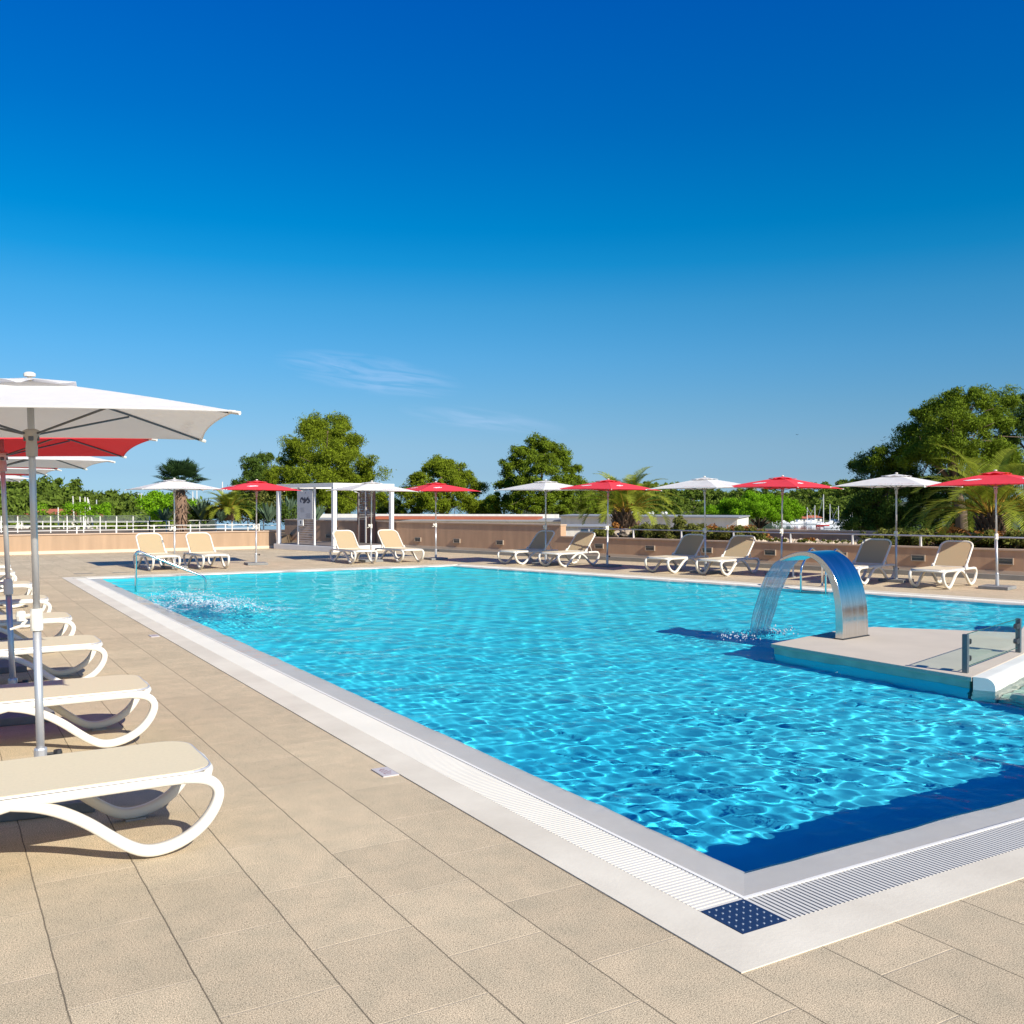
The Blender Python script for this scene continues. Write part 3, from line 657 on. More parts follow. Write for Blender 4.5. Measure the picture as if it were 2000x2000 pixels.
tree_from_lobes('pine_tree', spot(868, 1110, 61), [px(*q) for q in md], M['leaf_pine'], 'mid height green pine behind the red parasol right of the pavilion', 'pine tree', per=110, leaf=0.12, cl=0.42, seed=8, dens=0.95)
tl = [(1050, 875, 60, 24), (1075, 885, 61, 24), (1025, 890, 60, 24), (1005, 915, 60, 26), (1060, 920, 58, 36), (1095, 905, 61, 24), (1118, 922, 62, 18), (995, 950, 60, 26), (1040, 960, 58, 36), (1085, 960, 59, 34), (1120, 950, 61, 22), (975, 985, 60, 26), (1025, 995, 58, 32), (1075, 995, 58, 34), (1125, 990, 60, 28), (1150, 975, 61, 20), (958, 1000, 61, 22), (1165, 1000, 61, 18)]
tree_from_lobes('pine_tree', spot(1050, 1110, 60), [px(*q) for q in tl], M['leaf_mid'], 'tall loose pine with sky gaps behind the white parasol in the middle', 'pine tree', per=95, leaf=0.12, cl=0.36, seed=13, dens=0.9)
low_ = [(935, 1002, 66, 22), (960, 990, 67, 20), (760, 985, 66, 14), (745, 1000, 64, 18), (775, 1000, 65, 20)]
tree_from_lobes('pine_tree', spot(765, 1110, 66), [px(*q) for q in low_[2:]], M['leaf_dark'], 'low sparse dark pine seen between the pavilion posts and the red parasol', 'pine tree', per=90, leaf=0.12, cl=0.34, seed=17, dens=0.8, trunk_r=0.12)
tree_from_lobes('pine_tree', spot(948, 1110, 66), [px(*q) for q in low_[:2]], M['leaf_dark'], 'low dark bushy pine in the gap between the two middle pines', 'pine tree', per=90, leaf=0.12, cl=0.36, seed=18, trunk_r=0.12)
up_ = [(1432, 995, 54, 24), (1465, 988, 53, 26), (1500, 990, 54, 26), (1535, 992, 55, 24), (1545, 1008, 55, 20), (1480, 1005, 51, 26), (1445, 1012, 53, 22), (1515, 1010, 53, 22), (1420, 1008, 54, 16)]
tree_from_lobes('umbrella_pine', spot(1490, 1075, 54), [px(*q) for q in up_], M['leaf_bright'], 'bright green low umbrella pine right of the long white building', 'pine tree', per=130, leaf=0.09, cl=0.30, seed=21, trunk_r=0.16, dens=1.1)
up2 = [(1388, 1000, 56, 12), (1397, 1006, 56, 12), (1380, 1010, 57, 9)]
tree_from_lobes('umbrella_pine', spot(1390, 1075, 56), [px(*q) for q in up2], M['leaf_bright'], 'small bright green pine left of the low umbrella pine', 'pine tree', per=110, leaf=0.08, cl=0.24, seed=22, trunk_r=0.08)
rt = [(1900, 790, 43, 40), (1860, 800, 44, 38), (1945, 795, 45, 36), (1820, 820, 44, 34), (1875, 840, 41, 46), (1930, 835, 43, 44), (1835, 860, 43, 42), (1790, 855, 45, 30), (1760, 880, 45, 30), (1800, 895, 43, 40), (1860, 895, 41, 48), (1925, 890, 42, 48), (1735, 905, 45, 26), (1960, 900, 43, 34)]
tree_from_lobes('pine_tree', spot(1880, 1090, 44), [px(*q) for q in rt], M['leaf_mid'], 'large spreading pine at the right, its sunlit crown above the red parasol', 'pine tree', per=130, leaf=0.10, cl=0.44, seed=31, trunk_r=0.32, dens=1.05)
rt2 = [(1985, 800, 48, 34), (2030, 830, 47, 44), (2070, 880, 47, 50), (1990, 860, 47, 40), (2030, 930, 46, 50), (2100, 950, 46, 60), (1975, 930, 47, 40)]
tree_from_lobes('pine_tree', spot(2040, 1090, 47), [px(*q) for q in rt2], M['leaf_dark'], 'darker pine at the right edge of the photo, behind the date palm', 'pine tree', per=110, leaf=0.11, cl=0.46, seed=33, trunk_r=0.3)
rt3 = [(1700, 905, 47, 24), (1685, 925, 47, 18), (1720, 930, 46, 28), (1690, 950, 47, 22), (1740, 960, 45, 34), (1700, 985, 46, 32), (1770, 930, 46, 34), (1675, 1005, 47, 22), (1725, 1010, 46, 30), (1675, 910, 48, 10), (1660, 1030, 46, 20), (1690, 1035, 46, 28), (1735, 1040, 46, 30)]
tree_from_lobes('shaded_lower_crown', spot(1715, 1090, 46), [px(*q) for q in rt3], M['leaf_dark'], 'dark evergreen foot of the right pines beside the harbour, shade put in its colour', 'tree', per=110, leaf=0.10, cl=0.42, seed=35)  # lower part of the right trees, its shade painted with darker needles
rt4 = [(1765, 962, 46.5, 34), (1815, 975, 46, 34), (1790, 960, 47, 40), (1850, 950, 46, 46), (1910, 960, 46, 46), (1800, 1005, 46, 38), (1860, 1005, 45, 42), (1930, 1005, 45, 44), (1990, 1000, 46, 40), (2050, 1000, 46, 44), (1765, 1015, 46, 26), (1790, 1045, 45, 30), (1840, 1045, 45, 32), (1890, 1045, 45, 34), (1945, 1045, 45, 34), (2000, 1045, 45, 34)]
tree_from_lobes('shaded_lower_crown', spot(1880, 1090, 46.5), [px(*q) for q in rt4], M['leaf_dark'], 'wide shaded lower part of the large right pine, shade put in its needle colour', 'tree', per=110, leaf=0.11, cl=0.46, seed=37)  # shade under the pine crown is put into the leaf colour

# far individual trees: three kinds, copied
def far_tree(seed, h, w, kind):
    r = np.random.default_rng(seed); t = thing('far_pine', (0, 0, 0), '', 'pine tree'); k = 16
    C = r.normal(size=(k, 3)) * np.array([w * 0.42, w * 0.42, h * 0.17]) + np.array([0, 0, h * 0.70]); C[:, 2] = np.clip(C[:, 2], h * (0.45 if kind else 0.3), h * 0.9)
    V, Fq = leaves(C, r.uniform(0.14, 0.24, k) * w, 105, 0.42, seed, up=0.6)
    npmesh('crown', V, Fq, M['leaf_far'], t)
    mb = MB(); mb.tube([(0, 0, -1.5), (0.1 * w * (r.random() - .5), 0, h * 0.4), (0, 0, h * 0.8)], [0.035 * h, 0.025 * h, 0.008 * h], 6)
    for i in range(5): mb.tube([(0, 0, h * 0.45), tuple(C[i] * 0.8 + np.array([0, 0, 0.1 * h]))], [0.014 * h, 0.005 * h], 4)
    mb.build('trunk', M['bark'], t); return t
protos = [far_tree(41, 9.0, 7.5, 1), far_tree(42, 8.0, 8.5, 1), far_tree(43, 9.5, 6.5, 0), far_tree(44, 7.5, 7.0, 0)]
used = set()
def plant_far(u, d, z, s, label, group):
    k = rnd.randrange(4); p = spot(u, 1000, d)
    t = protos[k] if k not in used else copy_tree(protos[k]); used.add(k)
    t.location = (p.x, p.y, z); t.rotation_euler = (0, 0, rnd.uniform(0, 6.28)); t.scale = (s * rnd.uniform(0.85, 1.25), s * rnd.uniform(0.85, 1.25), s * rnd.uniform(0.9, 1.1)); t['label'] = label; t['group'] = group
LF = ('round green pine in the wood on the left, behind the white railings', 'pines of the left wood')
RF = ('dark green pine on the wooded slope across the harbour', 'pines on the far harbour slope')
for row, (d, n) in enumerate(((128, 13), (142, 14), (158, 15))):
    for i in range(n):
        u = -40 + (390) * (i + rnd.random() * 0.8) / n
        vt = np.interp(u, [-40, 30, 85, 115, 150, 190, 235, 285, 335, 350], [932, 936, 943, 955, 961, 960, 960, 964, 977, 982]) + rnd.uniform(0, 6) + (2 - row) * 7
        ztop = EYE + (984 - vt) * d / F_; s = rnd.uniform(0.75, 0.95) if u < 110 else rnd.uniform(0.55, 0.75)
        lb = ('tall' if u < 110 else 'round') + ' pine in ' + ('front', 'middle', 'rear')[row] + ' row of left wood, ' + ('left of the red roofed hut' if u < 100 else 'behind the white masts' if u < 200 else 'left of the lamp posts' if u < 275 else 'left of the fan palm trunk')
        plant_far(u, d, ztop - 8.3 * s, s, lb, LF[1])
for row, (d, n) in enumerate(((312, 26), (326, 28), (342, 28), (362, 30))):
    for i in range(n):
        u = 1110 + (640) * (i + rnd.random() * 0.9) / n
        vt = np.interp(u, [1110, 1180, 1290, 1400, 1509, 1535, 1555, 1625, 1675, 1750], [944, 946, 945, 952, 954, 964, 953, 940, 935, 935]) + rnd.uniform(0, 5) + (3 - row) * 15
        ztop = EYE + (984 - vt) * d / F_; s = rnd.uniform(0.85, 1.15)
        lb = 'dark pine ' + ('low', 'midway', 'high', 'at top')[row] + ' on the far harbour slope, ' + ('behind the middle date palm' if u < 1260 else 'left of the low umbrella pine' if u < 1410 else 'behind the low umbrella pine' if u < 1560 else 'above the moored boats' if u < 1665 else 'beside the dark evergreen')
        plant_far(u, d, ztop - 8.3 * s, s, lb, RF[1])

# palms
def date_palm(base, h_crown, trunk_h, r0, nf, flen, label, seed, frond_w=0.30, dense=34, root_up=1.1):
    r = random.Random(seed); t = thing('date_palm', base, label, 'palm')
    # boots of the trunk
    mb = MB(); n = 90
    mb.lathe([(r0 * 0.75, 0), (r0 * 0.9, trunk_h * 0.4), (r0 * 0.95, trunk_h * 0.8), (r0 * 0.5, trunk_h)], 12)
    for i in range(n):
        a = i * 2.4; z = trunk_h * (0.02 + 0.95 * i / n); rr = r0 * (0.78 + 0.3 * math.sin(math.pi * min(1, (z / trunk_h) * 0.9)))
        c = Vector((math.cos(a) * rr, math.sin(a) * rr, z)); o_ = Vector((math.cos(a), math.sin(a), 0)); s = Vector((-math.sin(a), math.cos(a), 0))
        L = 0.17 * r.uniform(0.8, 1.3); q = c + o_ * L * 0.65 + Vector((0, 0, L))
        mb.add([c - s * 0.06, c + s * 0.06, q + s * 0.03, q - s * 0.03, c - s * 0.05 - Vector((0, 0, .05)), c + s * 0.05 - Vector((0, 0, .05)), q + s * 0.025 + o_ * .02, q - s * 0.025 + o_ * .02], [(0, 1, 2, 3), (4, 7, 6, 5), (0, 4, 5, 1), (3, 2, 6, 7), (0, 3, 7, 4), (1, 5, 6, 2)])
    mb.build('trunk', M['palm_bark'], t)
    lf, st = MB(), MB()
    for i in range(nf):
        a = i * 2.39996 + r.uniform(-.2, .2); f = i / nf; el = math.radians(86 - 66 * f ** 0.9 + r.uniform(-6, 6)); L = flen * r.uniform(0.85, 1.1)
        d = Vector((math.cos(a), math.sin(a), 0)); pts = []; p = Vector((d.x * r0 * 0.3, d.y * r0 * 0.3, trunk_h * 0.97)); e = el; m = 14
        for k in range(m + 1):
            pts.append(p.copy()); p = p + (d * math.cos(e) + Vector((0, 0, 1)) * math.sin(e)) * (L / m); e -= math.radians(2.2 + 7.5 * (k / m) + 2.6 * f)
        st.tube(pts[:9], [0.022 * (1 - k / 12) for k in range(9)], 4)
        s = Vector((-d.y, d.x, 0))
        for k in range(dense):
            q = 0.24 + 0.76 * (k / dense); idx = q * m; i0 = min(m - 1, int(idx)); c = pts[i0].lerp(pts[i0 + 1], idx - i0); tn = (pts[i0 + 1] - pts[i0]).normalized(); upv = s.cross(tn) * -1
            ll = 1.15 * frond_w * math.sin(math.pi * (0.12 + 0.80 * q)) ** 0.7 * r.uniform(0.85, 1.15)
            for sg in (-1, 1):
                dr = (s * sg * 0.85 + tn * 0.75 + upv * 0.30 + Vector((0, 0, -0.12))).normalized(); w = tn * 0.016
                e1 = c + dr * ll; lf.add([c - w, c + w, c + dr * ll * 0.6 + w * 0.9 + Vector((0, 0, -0.01)), e1 + Vector((0, 0, -0.05 * ll)), c + dr * ll * 0.6 - w * 0.9 + Vector((0, 0, -0.01))], [(0, 1, 2, 3, 4)])
    lf.build('fronds', M['leaf_palm'], t); st.build('frond_stalks', M['leaf_palm_dead'], t)
    return t
date_palm(spot(1222, 1046, 31.0), 0, 0.74, 0.32, 38, 1.85, 'date palm growing from a rock pile behind the planter rail, middle of the photo', 51)
date_palm(spot(1938, 1062, 23.6), 0, 0.66, 0.27, 42, 2.2, 'larger date palm behind the rightmost red parasol', 52, frond_w=0.34)
date_palm(spot(446, 1015, 41.0), 0, 0.35, 0.22, 38, 1.3, 'small low date palm on the left, between agaves behind the peach wall', 53, frond_w=0.26, dense=26)

def fan_palm(base, label):
    t = thing('fan_palm', base, label, 'palm'); r = random.Random(9); H = 2.05; mb = MB()
    mb.tube([(0, 0, -0.2), (0.03, 0, 0.8), (-0.02, 0, 1.5), (0, 0, H)], [0.20, 0.23, 0.26, 0.14], 12)
    for i in range(230):
        a = i * 2.4 + r.uniform(-.3, .3); z = 0.05 + (H - 0.1) * i / 230; rr = 0.23
        c = Vector((math.cos(a) * rr, math.sin(a) * rr, z)); o_ = Vector((math.cos(a), math.sin(a), 0)); s = Vector((-math.sin(a), math.cos(a), 0)); L = r.uniform(0.14, 0.3)
        dr = (o_ * r.uniform(0.3, 0.9) + Vector((0, 0, r.uniform(-0.9, 0.5)))).normalized(); q = c + dr * L
        mb.add([c - s * 0.03, c + s * 0.03, q + s * 0.012, q - s * 0.012, c - o_ * 0.02], [(0, 1, 2, 3), (0, 3, 4), (1, 4, 2)])
    mb.build('trunk', M['palm_bark'], t)
    lf = MB(); st = MB()
    for i in range(26):
        a = i * 2.4; f = i / 26; el = math.radians(75 - 85 * f + r.uniform(-5, 5)); d = Vector((math.cos(a) * math.cos(el), math.sin(a) * math.cos(el), math.sin(el)))
        c = Vector((0, 0, H)) + d * (0.50 + 0.16 * r.random()) + Vector((0, 0, 0.16)); st.tube([(0, 0, H - 0.05), c], 0.012, 4)
        s = d.cross(Vector((0, 0, 1))).normalized(); upv = s.cross(d)
        R = 0.66 * r.uniform(0.85, 1.1); nb = 30
        for k in range(nb):
            b0 = math.radians(-100 + 200 * k / (nb - 1)); dd = d * math.cos(b0) + s * math.sin(b0); q = c + dd * R * (0.85 + 0.15 * math.cos(b0)) + Vector((0, 0, -0.1 * R)); w = (s * math.cos(b0) - d * math.sin(b0)) * 0.032
            mid = c + dd * R * 0.55 + upv * 0.03 * (1 if k % 2 else -1)
            lf.add([c, mid - w * 1.1, q, mid + w * 1.1], [(0, 1, 2, 3)])
    lf.build('fan_leaves', M['leaf_fan'], t); st.build('leaf_stalks', M['leaf_fan'], t)
fan_palm(spot(353, 1050, 39.0), 'fan palm with shaggy brown trunk rising behind the left white parasol')

def agave(u, v, d, h, label, seed, n=26):
    r = random.Random(seed); mb = MB()
    for i in range(n):
        a = i * 2.4 + r.uniform(-.2, .2); el = math.radians(r.uniform(48, 86)); L = h * r.uniform(0.8, 1.12); dd = Vector((math.cos(a) * math.cos(el), math.sin(a) * math.cos(el), math.sin(el)))
        s = Vector((-math.sin(a), math.cos(a), 0)); c = Vector((math.cos(a), math.sin(a), 0)) * 0.06; pts = []
        w0 = 0.06 * h / 0.9
        for k in range(6):
            q = k / 5; p = c + dd * L * q + Vector((math.cos(a), math.sin(a), 0)) * 0.10 * L * q * q; w = w0 * (0.6 + 1.0 * math.sin(math.pi * q * 0.8)) * (1 - q ** 3) + 0.002
            pts.append((p - s * w, p + s * w, p - dd.cross(s) * -0.25 * w))
        vs = [x for tr in pts for x in tr]; mb.add(vs, [(3 * k, 3 * k + 2, 3 * k + 5, 3 * k + 3) for k in range(5)] + [(3 * k + 2, 3 * k + 1, 3 * k + 4, 3 * k + 5) for k in range(5)])
    o = mb.build('agave', M['leaf_agave']); o.location = spot(u, v, d)
    return tag(o, label, 'agave', 'agaves on the upper terrace')
agave(322, 1019, 40.6, 0.62, 'grey green agave left of the shaggy fan palm trunk', 1)
agave(396, 1017, 41.4, 0.95, 'striped spiky agave between the fan palm and the small date palm', 2, 34)
agave(432, 1018, 40.4, 0.5, 'short agave in front of the small date palm', 3)
agave(524, 1018, 41.0, 0.8, 'upright agave left of the pavilion corner post', 4)
agave(566, 1016, 42.2, 1.05, 'tallest agave, seen through the pavilion left of its sign panel', 5, 34)
agave(618, 1016, 43.0, 0.7, 'agave glimpsed between the sign panel and the middle pavilion post', 6)

def bush(name, loc, rad, h, m, label, cat, seed, group=None, n=9, leaf=0.05, per=90):
    r = np.random.default_rng(seed); C = r.normal(size=(n, 3)) * np.array([rad * 0.45, rad * 0.45, h * 0.18]) + np.array([0, 0, h * 0.5])
    V, Fq = leaves(C, r.uniform(0.25, 0.42, n) * min(rad, h * 1.1), per, leaf, seed)
    t = thing(name, loc, label, cat, group); npmesh('foliage', V, Fq, m, t)
    mb = MB()
    for i in range(5): mb.tube([(0, 0, -0.05), tuple(C[i])], [0.015, 0.005], 4)
    mb.build('stems', M['bark'], t); return t
# shrubs in the planting bed along the wall: individual bushes
k = 0; shr = []
for (u0, u1, hh, rd) in ((1150, 1185, .38, .4), (1195, 1290, .42, .45), (1290, 1440, .46, .5), (1690, 1905, .36, .45), (1905, 2060, .36, .45), (1440, 1690, .10, .22)):
    u = u0
    while u < u1:
        s_ = wall_s(u); p = wpt(s_) - WALLN * rnd.uniform(0.55, 1.5)
        mm = M['shrub_red'] if rnd.random() < 0.28 else M['leaf_shrub']
        lb = ('rusty red leaved' if mm is M['shrub_red'] else 'green leaved') + ' low shrub in the planter bed, ' + ('near the middle date palm' if u < 1290 else 'left of the fountain top' if u < 1440 else 'between the last parasol poles' if u < 1905 else 'by the rightmost date palm') if hh > .2 else 'tiny low plant in the pebbly part of the planter bed'
        bush('shrub', (p.x, p.y, 0.62), rd * rnd.uniform(0.8, 1.2), hh * rnd.uniform(0.75, 1.25), mm, lb, 'shrub', 200 + k, 'shrubs in the planter bed' if hh > .2 else 'tiny plants in the pebbles', per=150, n=9, leaf=0.04)
        k += 1; u += rnd.uniform(11, 17) if hh > .2 else rnd.uniform(22, 34)
bush('conifer', (*(wpt(wall_s(1289)) - WALLN * 0.9), 0.6), 0.30, 1.0, M['leaf_shrub'], 'small upright conifer above the shrubs, in front of the long white building', 'shrub', 300)
bush('green_bush', spot(148, 1012, 60), 1.2, 1.2, M['leaf_bright'], 'bright green bush below the leaning white masts on the left', 'bush', 301, leaf=0.06, per=250)
bush('green_bush', spot(190, 1012, 60), 0.9, 0.8, M['leaf_bright'], 'second bright green bush, right of the leaning masts', 'bush', 302, leaf=0.06, per=250)
bush('round_bush', spot(325, 1018, 55), 1.5, 1.7, M['leaf_bright'], 'large bright green bush left of the fan palm trunk', 'bush', 303, leaf=0.07, n=16, per=420)
bush('round_bush', spot(375, 1016, 60), 1.6, 1.0, M['leaf_bright'], 'green bush right of the fan palm trunk', 'bush', 304, leaf=0.07, n=12, per=300)
bush('round_bush', spot(490, 1018, 47), 1.6, 1.3, M['leaf_shrub'], 'green bush behind the first red parasol pole', 'bush', 305, leaf=0.06, n=12, per=300)
for i, (u, hh) in enumerate(((405, .5), (428, .55), (452, .45), (475, .6), (498, .55), (520, .5), (545, .6), (570, .5), (350, .4), (378, .4))):
    bush('hedge_bush', spot(u, 1019, 41.8 + (i % 3) * .7), 0.8, hh * 1.5, M['leaf_dark'], 'low dark bush in the hedge line behind the peach wall and its white railings', 'bush', 310 + i, 'hedge bushes behind the peach wall', leaf=0.05, n=10, per=200)
# a strip of grass and bushes at the left, along the wood's foot
hv, hf = [], []
r_ = np.random.default_rng(77); C = []
for i in range(150):
    u = -60 + 420 * r_.random(); d = r_.uniform(85, 118); p = spot(u, 1000, d); C.append((p.x, p.y, -0.6 + r_.uniform(0, 1.0)))
V, Fq = leaves(np.array(C), r_.uniform(0.7, 1.5, 150), 60, 0.22, 78)
tag(npmesh('undergrowth', V, Fq, M['leaf_far']), 'tangled low undergrowth along the foot of the left wood', 'undergrowth', kind='stuff')
# pebbles in the planter bed
mb = MB(); r_ = random.Random(4)
for i in range(420):
    s_ = wall_s(1440) + (wall_s(1700) - wall_s(1440)) * r_.random(); p = wpt(s_) - WALLN * r_.uniform(0.25, 2.2); q = r_.uniform(0.03, 0.075)
    c = Vector((p.x, p.y, 0.63 + q * 0.4)); vs = [c + Vector((q * r_.uniform(.7, 1.3), 0, 0)), c + Vector((0, q * r_.uniform(.7, 1.3), 0)), c - Vector((q * r_.uniform(.7, 1.3), 0, 0)), c - Vector((0, q * r_.uniform(.7, 1.3), 0)), c + Vector((0, 0, q * .8)), c - Vector((0, 0, q * .5))]
    mb.add(vs, [(0, 1, 4), (1, 2, 4), (2, 3, 4), (3, 0, 4), (1, 0, 5), (2, 1, 5), (3, 2, 5), (0, 3, 5)])
tag(mb.build('pebbles', M['gravel']), 'pale pebbles strewn over the planter bed', 'pebbles', kind='stuff')
def rock(loc, sx_, sy_, sz_, label, seed):
    r = np.random.default_rng(seed); import bmesh
    bm = bmesh.new(); bmesh.ops.create_icosphere(bm, subdivisions=3, radius=1)
    ps = r.normal(size=(34, 3)); ps /= np.linalg.norm(ps, axis=1)[:, None]; cutd = r.uniform(0.42, 0.9, 34)
    for v in bm.verts:
        c = np.array(v.co)
        for p_, d_ in zip(ps, cutd):
            e = c @ p_ - d_
            if e > 0: c = c - p_ * e * 0.92
        c = c * (1 + 0.10 * math.sin(9 * c[0] + 3) * math.sin(8 * c[1]) + 0.08 * math.sin(15 * c[2] + 5 * c[0]))
        v.co = Vector((c[0] * sx_, c[1] * sy_, c[2] * sz_))
    me = bpy.data.meshes.new('rock'); bm.to_mesh(me); bm.free(); me.materials.append(M['rock'])
    o = bpy.data.objects.new('rock', me); COL.objects.link(o); o.location = loc; o.rotation_euler = (0, 0, r.uniform(0, 6)); return tag(o, label, 'rock', 'rocks in the planter bed')
rock(spot(1888, 1068, 22.9), 0.32, 0.26, 0.27, 'large pale boulder behind the rightmost lounger', 1)
rock(spot(1868, 1070, 23.2), 0.2, 0.2, 0.2, 'smaller grey rock leaning on the left of the large boulder', 2)
rock(spot(1206, 1045, 29.2), 0.26, 0.24, 0.22, 'jagged pale rock at the left foot of the middle date palm', 3)
rock(spot(1226, 1043, 29.0), 0.28, 0.20, 0.24, 'tall pale rock in front of the middle date palm trunk', 4)
rock(spot(1192, 1050, 29.5), 0.20, 0.2, 0.22, 'dark low rock left of the jagged rocks by the palm', 5)
rock(spot(1172, 1044, 29.8), 0.16, 0.16, 0.20, 'small pale rock behind the wall step', 6)
rock(spot(1992, 1062, 22.5), 0.22, 0.2, 0.2, 'rock at the right edge of the photo below the date palm', 7)

# ------------------------------------------------------------------ low buildings, boats, houses behind
def quadbox(name, pts_uvd, z0, z1, m, parent):
    mb = MB(); mb.prism([(spot(u, 1000, d).x - parent.location.x, spot(u, 1000, d).y - parent.location.y) for u, d in pts_uvd], z0, z1); return mb.build(name, m, parent)
bl = thing('low_building', (spot(1240, 1000, 44).x, spot(1240, 1000, 44).y, 0), 'long low white building roof edge behind the planting bed, left of the umbrella pine', 'building')
quadbox('fascia', [(1440, 37.2), (1095, 42.5), (1120, 47), (1462, 42)], 0.60, 1.10, M['house_white'], bl)
quadbox('wall', [(1438, 37.6), (1097, 42.9), (1120, 46.6), (1460, 41.6)], -0.6, 0.60, M['house_white'], bl)
quadbox('roof', [(1443, 37.0), (1092, 42.3), (1118, 47.2), (1465, 42.2)], 1.10, 1.15, M['roof_grey'], bl)
bt = thing('flat_roof_building', (spot(850, 1000, 46).x, spot(850, 1000, 46).y, 0), 'low building with flat grey and terracotta roof just above the tall wall', 'building')
quadbox('wall', [(1140, 42.5), (560, 47), (600, 56), (1160, 52)], -0.6, 0.86, M['house_white'], bt)
quadbox('roof', [(1142, 42.3), (556, 46.8), (598, 56.2), (1162, 52.2)], 0.86, 0.93, M['roof_grey'], bt)
quadbox('tiled_roof', [(1050, 43.6), (720, 45.2), (740, 49.5), (1060, 48)], 0.93, 1.03, M['roof_red'], bt)
quadbox('roof_edge', [(1090, 48.5), (600, 50.6), (602, 51.0), (1092, 49.0)], 0.93, 1.12, M['house_white'], bt)
ub = thing('utility_unit', (spot(1150, 1000, 36).x, spot(1150, 1000, 36).y, 0), 'pale block of roof units behind the step of the brown wall', 'building')
quadbox('wall', [(1100, 36), (1182, 35.4), (1190, 38), (1106, 38.5)], -0.2, 0.80, M['house_white'], ub)
quadbox('roof', [(1098, 35.9), (1184, 35.3), (1192, 38.1), (1104, 38.6)], 0.80, 0.84, M['roof_grey'], ub)
quadbox('window', [(1135, 35.72), (1165, 35.5), (1165, 35.6), (1135, 35.8)], 0.55, 0.74, mat('roof_glass', (0.05, 0.1, 0.16), 0.1), ub)

def house(u, d, w, dp, z, h, rh, label, rz):
    p = spot(u, 1000, d); t = thing('red_roof_house', (p.x, p.y, z), label, 'house', None, rz)
    MB().box(-w / 2, w / 2, -dp / 2, dp / 2, 0, h).build('wall', M['house_white'], t)
    mb = MB(); e = 0.4
    mb.add([(-w / 2 - e, -dp / 2 - e, h), (w / 2 + e, -dp / 2 - e, h), (w / 2 + e, dp / 2 + e, h), (-w / 2 - e, dp / 2 + e, h), (-w / 2 * 0.6, 0, h + rh), (w / 2 * 0.6, 0, h + rh)], [(0, 1, 5, 4), (1, 2, 5), (2, 3, 4, 5), (3, 0, 4), (0, 3, 2, 1)])
    mb.build('roof', M['roof_red'], t)
    for k in (-0.3, 0, 0.3): MB().box(k * w - 0.06 * w, k * w + 0.06 * w, -dp / 2 - 0.05, -dp / 2 - 0.01, h * 0.35, h * 0.75).build('window', M['dark_metal'], t)
house(1560, 303, 3.8, 4, -4.3, 1.35, 0.75, 'white harbour house with terracotta roof left of the red sailboat', -YAW)
house(1586, 306, 5.0, 4, -4.2, 1.45, 0.75, 'second red roofed harbour house, just left of the tall mast', -YAW)
house(1576, 315, 4.2, 4, -3.4, 1.4, 0.85, 'upper red roofed house above the harbour houses', -YAW)
house(1312, 309, 3.0, 3, -4.2, 1.4, 1.0, 'small orange roofed house among the trees left of the umbrella pine', -YAW)
house(119, 105, 7, 6, -1.1, 1.3, 0.9, 'red roofed white hut at the far left behind the railings', -YAW)

def boat(u, v, d, L, label, mast=0, cab=True, mh='hull_white', stripe=None, rz=0.0, lean=0):
    p = spot(u, v, d); p.z = -4.4; t = thing('moored_boat', p, label, 'boat', None, rz); B = L * 0.28; H = L * 0.13
    st = [(-0.5, 0.75, 0), (-0.3, 0.95, 0), (0, 1.0, 0.02), (0.25, 0.8, 0.06), (0.42, 0.4, 0.14), (0.5, 0.02, 0.22)]; vs = []; fs = []
    for (x, b, lift) in st: vs += [(x * L, 0, -0.15 * H + lift * H), (x * L, -b * B / 2 * 0.75, 0.15 * H), (x * L, -b * B / 2, H * (1 + lift)), (x * L, b * B / 2, H * (1 + lift)), (x * L, b * B / 2 * 0.75, 0.15 * H)]
    for i in range(5):
        a = i * 5
        for k in range(5): fs.append((a + k, a + (k + 1) % 5, a + 5 + (k + 1) % 5, a + 5 + k))
    fs += [(0, 1, 2, 3, 4), (25, 29, 28, 27, 26)]
    MB().add(vs, fs).build('hull', M[mh], t)
    if stripe: 
        mb = MB()
        for i in range(5):
            for sg in (-1, 1):
                x0_, b0_, l0 = st[i]; x1_, b1_, l1 = st[i + 1]
                mb.add([(x0_ * L, sg * (b0_ * B / 2 + .02), H * (0.72 + l0)), (x1_ * L, sg * (b1_ * B / 2 + .02), H * (0.72 + l1)), (x1_ * L, sg * (b1_ * B / 2 + .03), H * (1.02 + l1)), (x0_ * L, sg * (b0_ * B / 2 + .03), H * (1.02 + l0))], [(0, 1, 2, 3)])
        mb.build('gunwale', M[stripe], t)
    if cab: MB().add([(-0.2 * L, -B * .3, H), (0.18 * L, -B * .25, H), (0.18 * L, B * .25, H), (-0.2 * L, B * .3, H), (-0.18 * L, -B * .25, H * 2), (0.06 * L, -B * .2, H * 2), (0.06 * L, B * .2, H * 2), (-0.18 * L, B * .25, H * 2)], [(0, 3, 2, 1), (4, 5, 6, 7), (0, 1, 5, 4), (1, 2, 6, 5), (2, 3, 7, 6), (3, 0, 4, 7)]).build('cabin', M['hull_white'] if mh != 'boat_blue' else M['boat_blue'], t)
    if mast:
        MB().tube([(0.05 * L, 0, H), (0.05 * L + lean, 0, mast)], [0.16, 0.10], 6).build('mast', M['rail_white'], t)
        MB().tube([(0.03 * L, 0, H * 2.4), (-0.42 * L, 0, H * 2.2)], 0.09, 5).build('boom', M['boat_blue'], t)
        MB().tube([(0.05 * L, 0, mast * 0.95), (-0.48 * L, 0, H * 1.1)], 0.04, 4).build('forestay', M['rail_grey'], t)
    return t
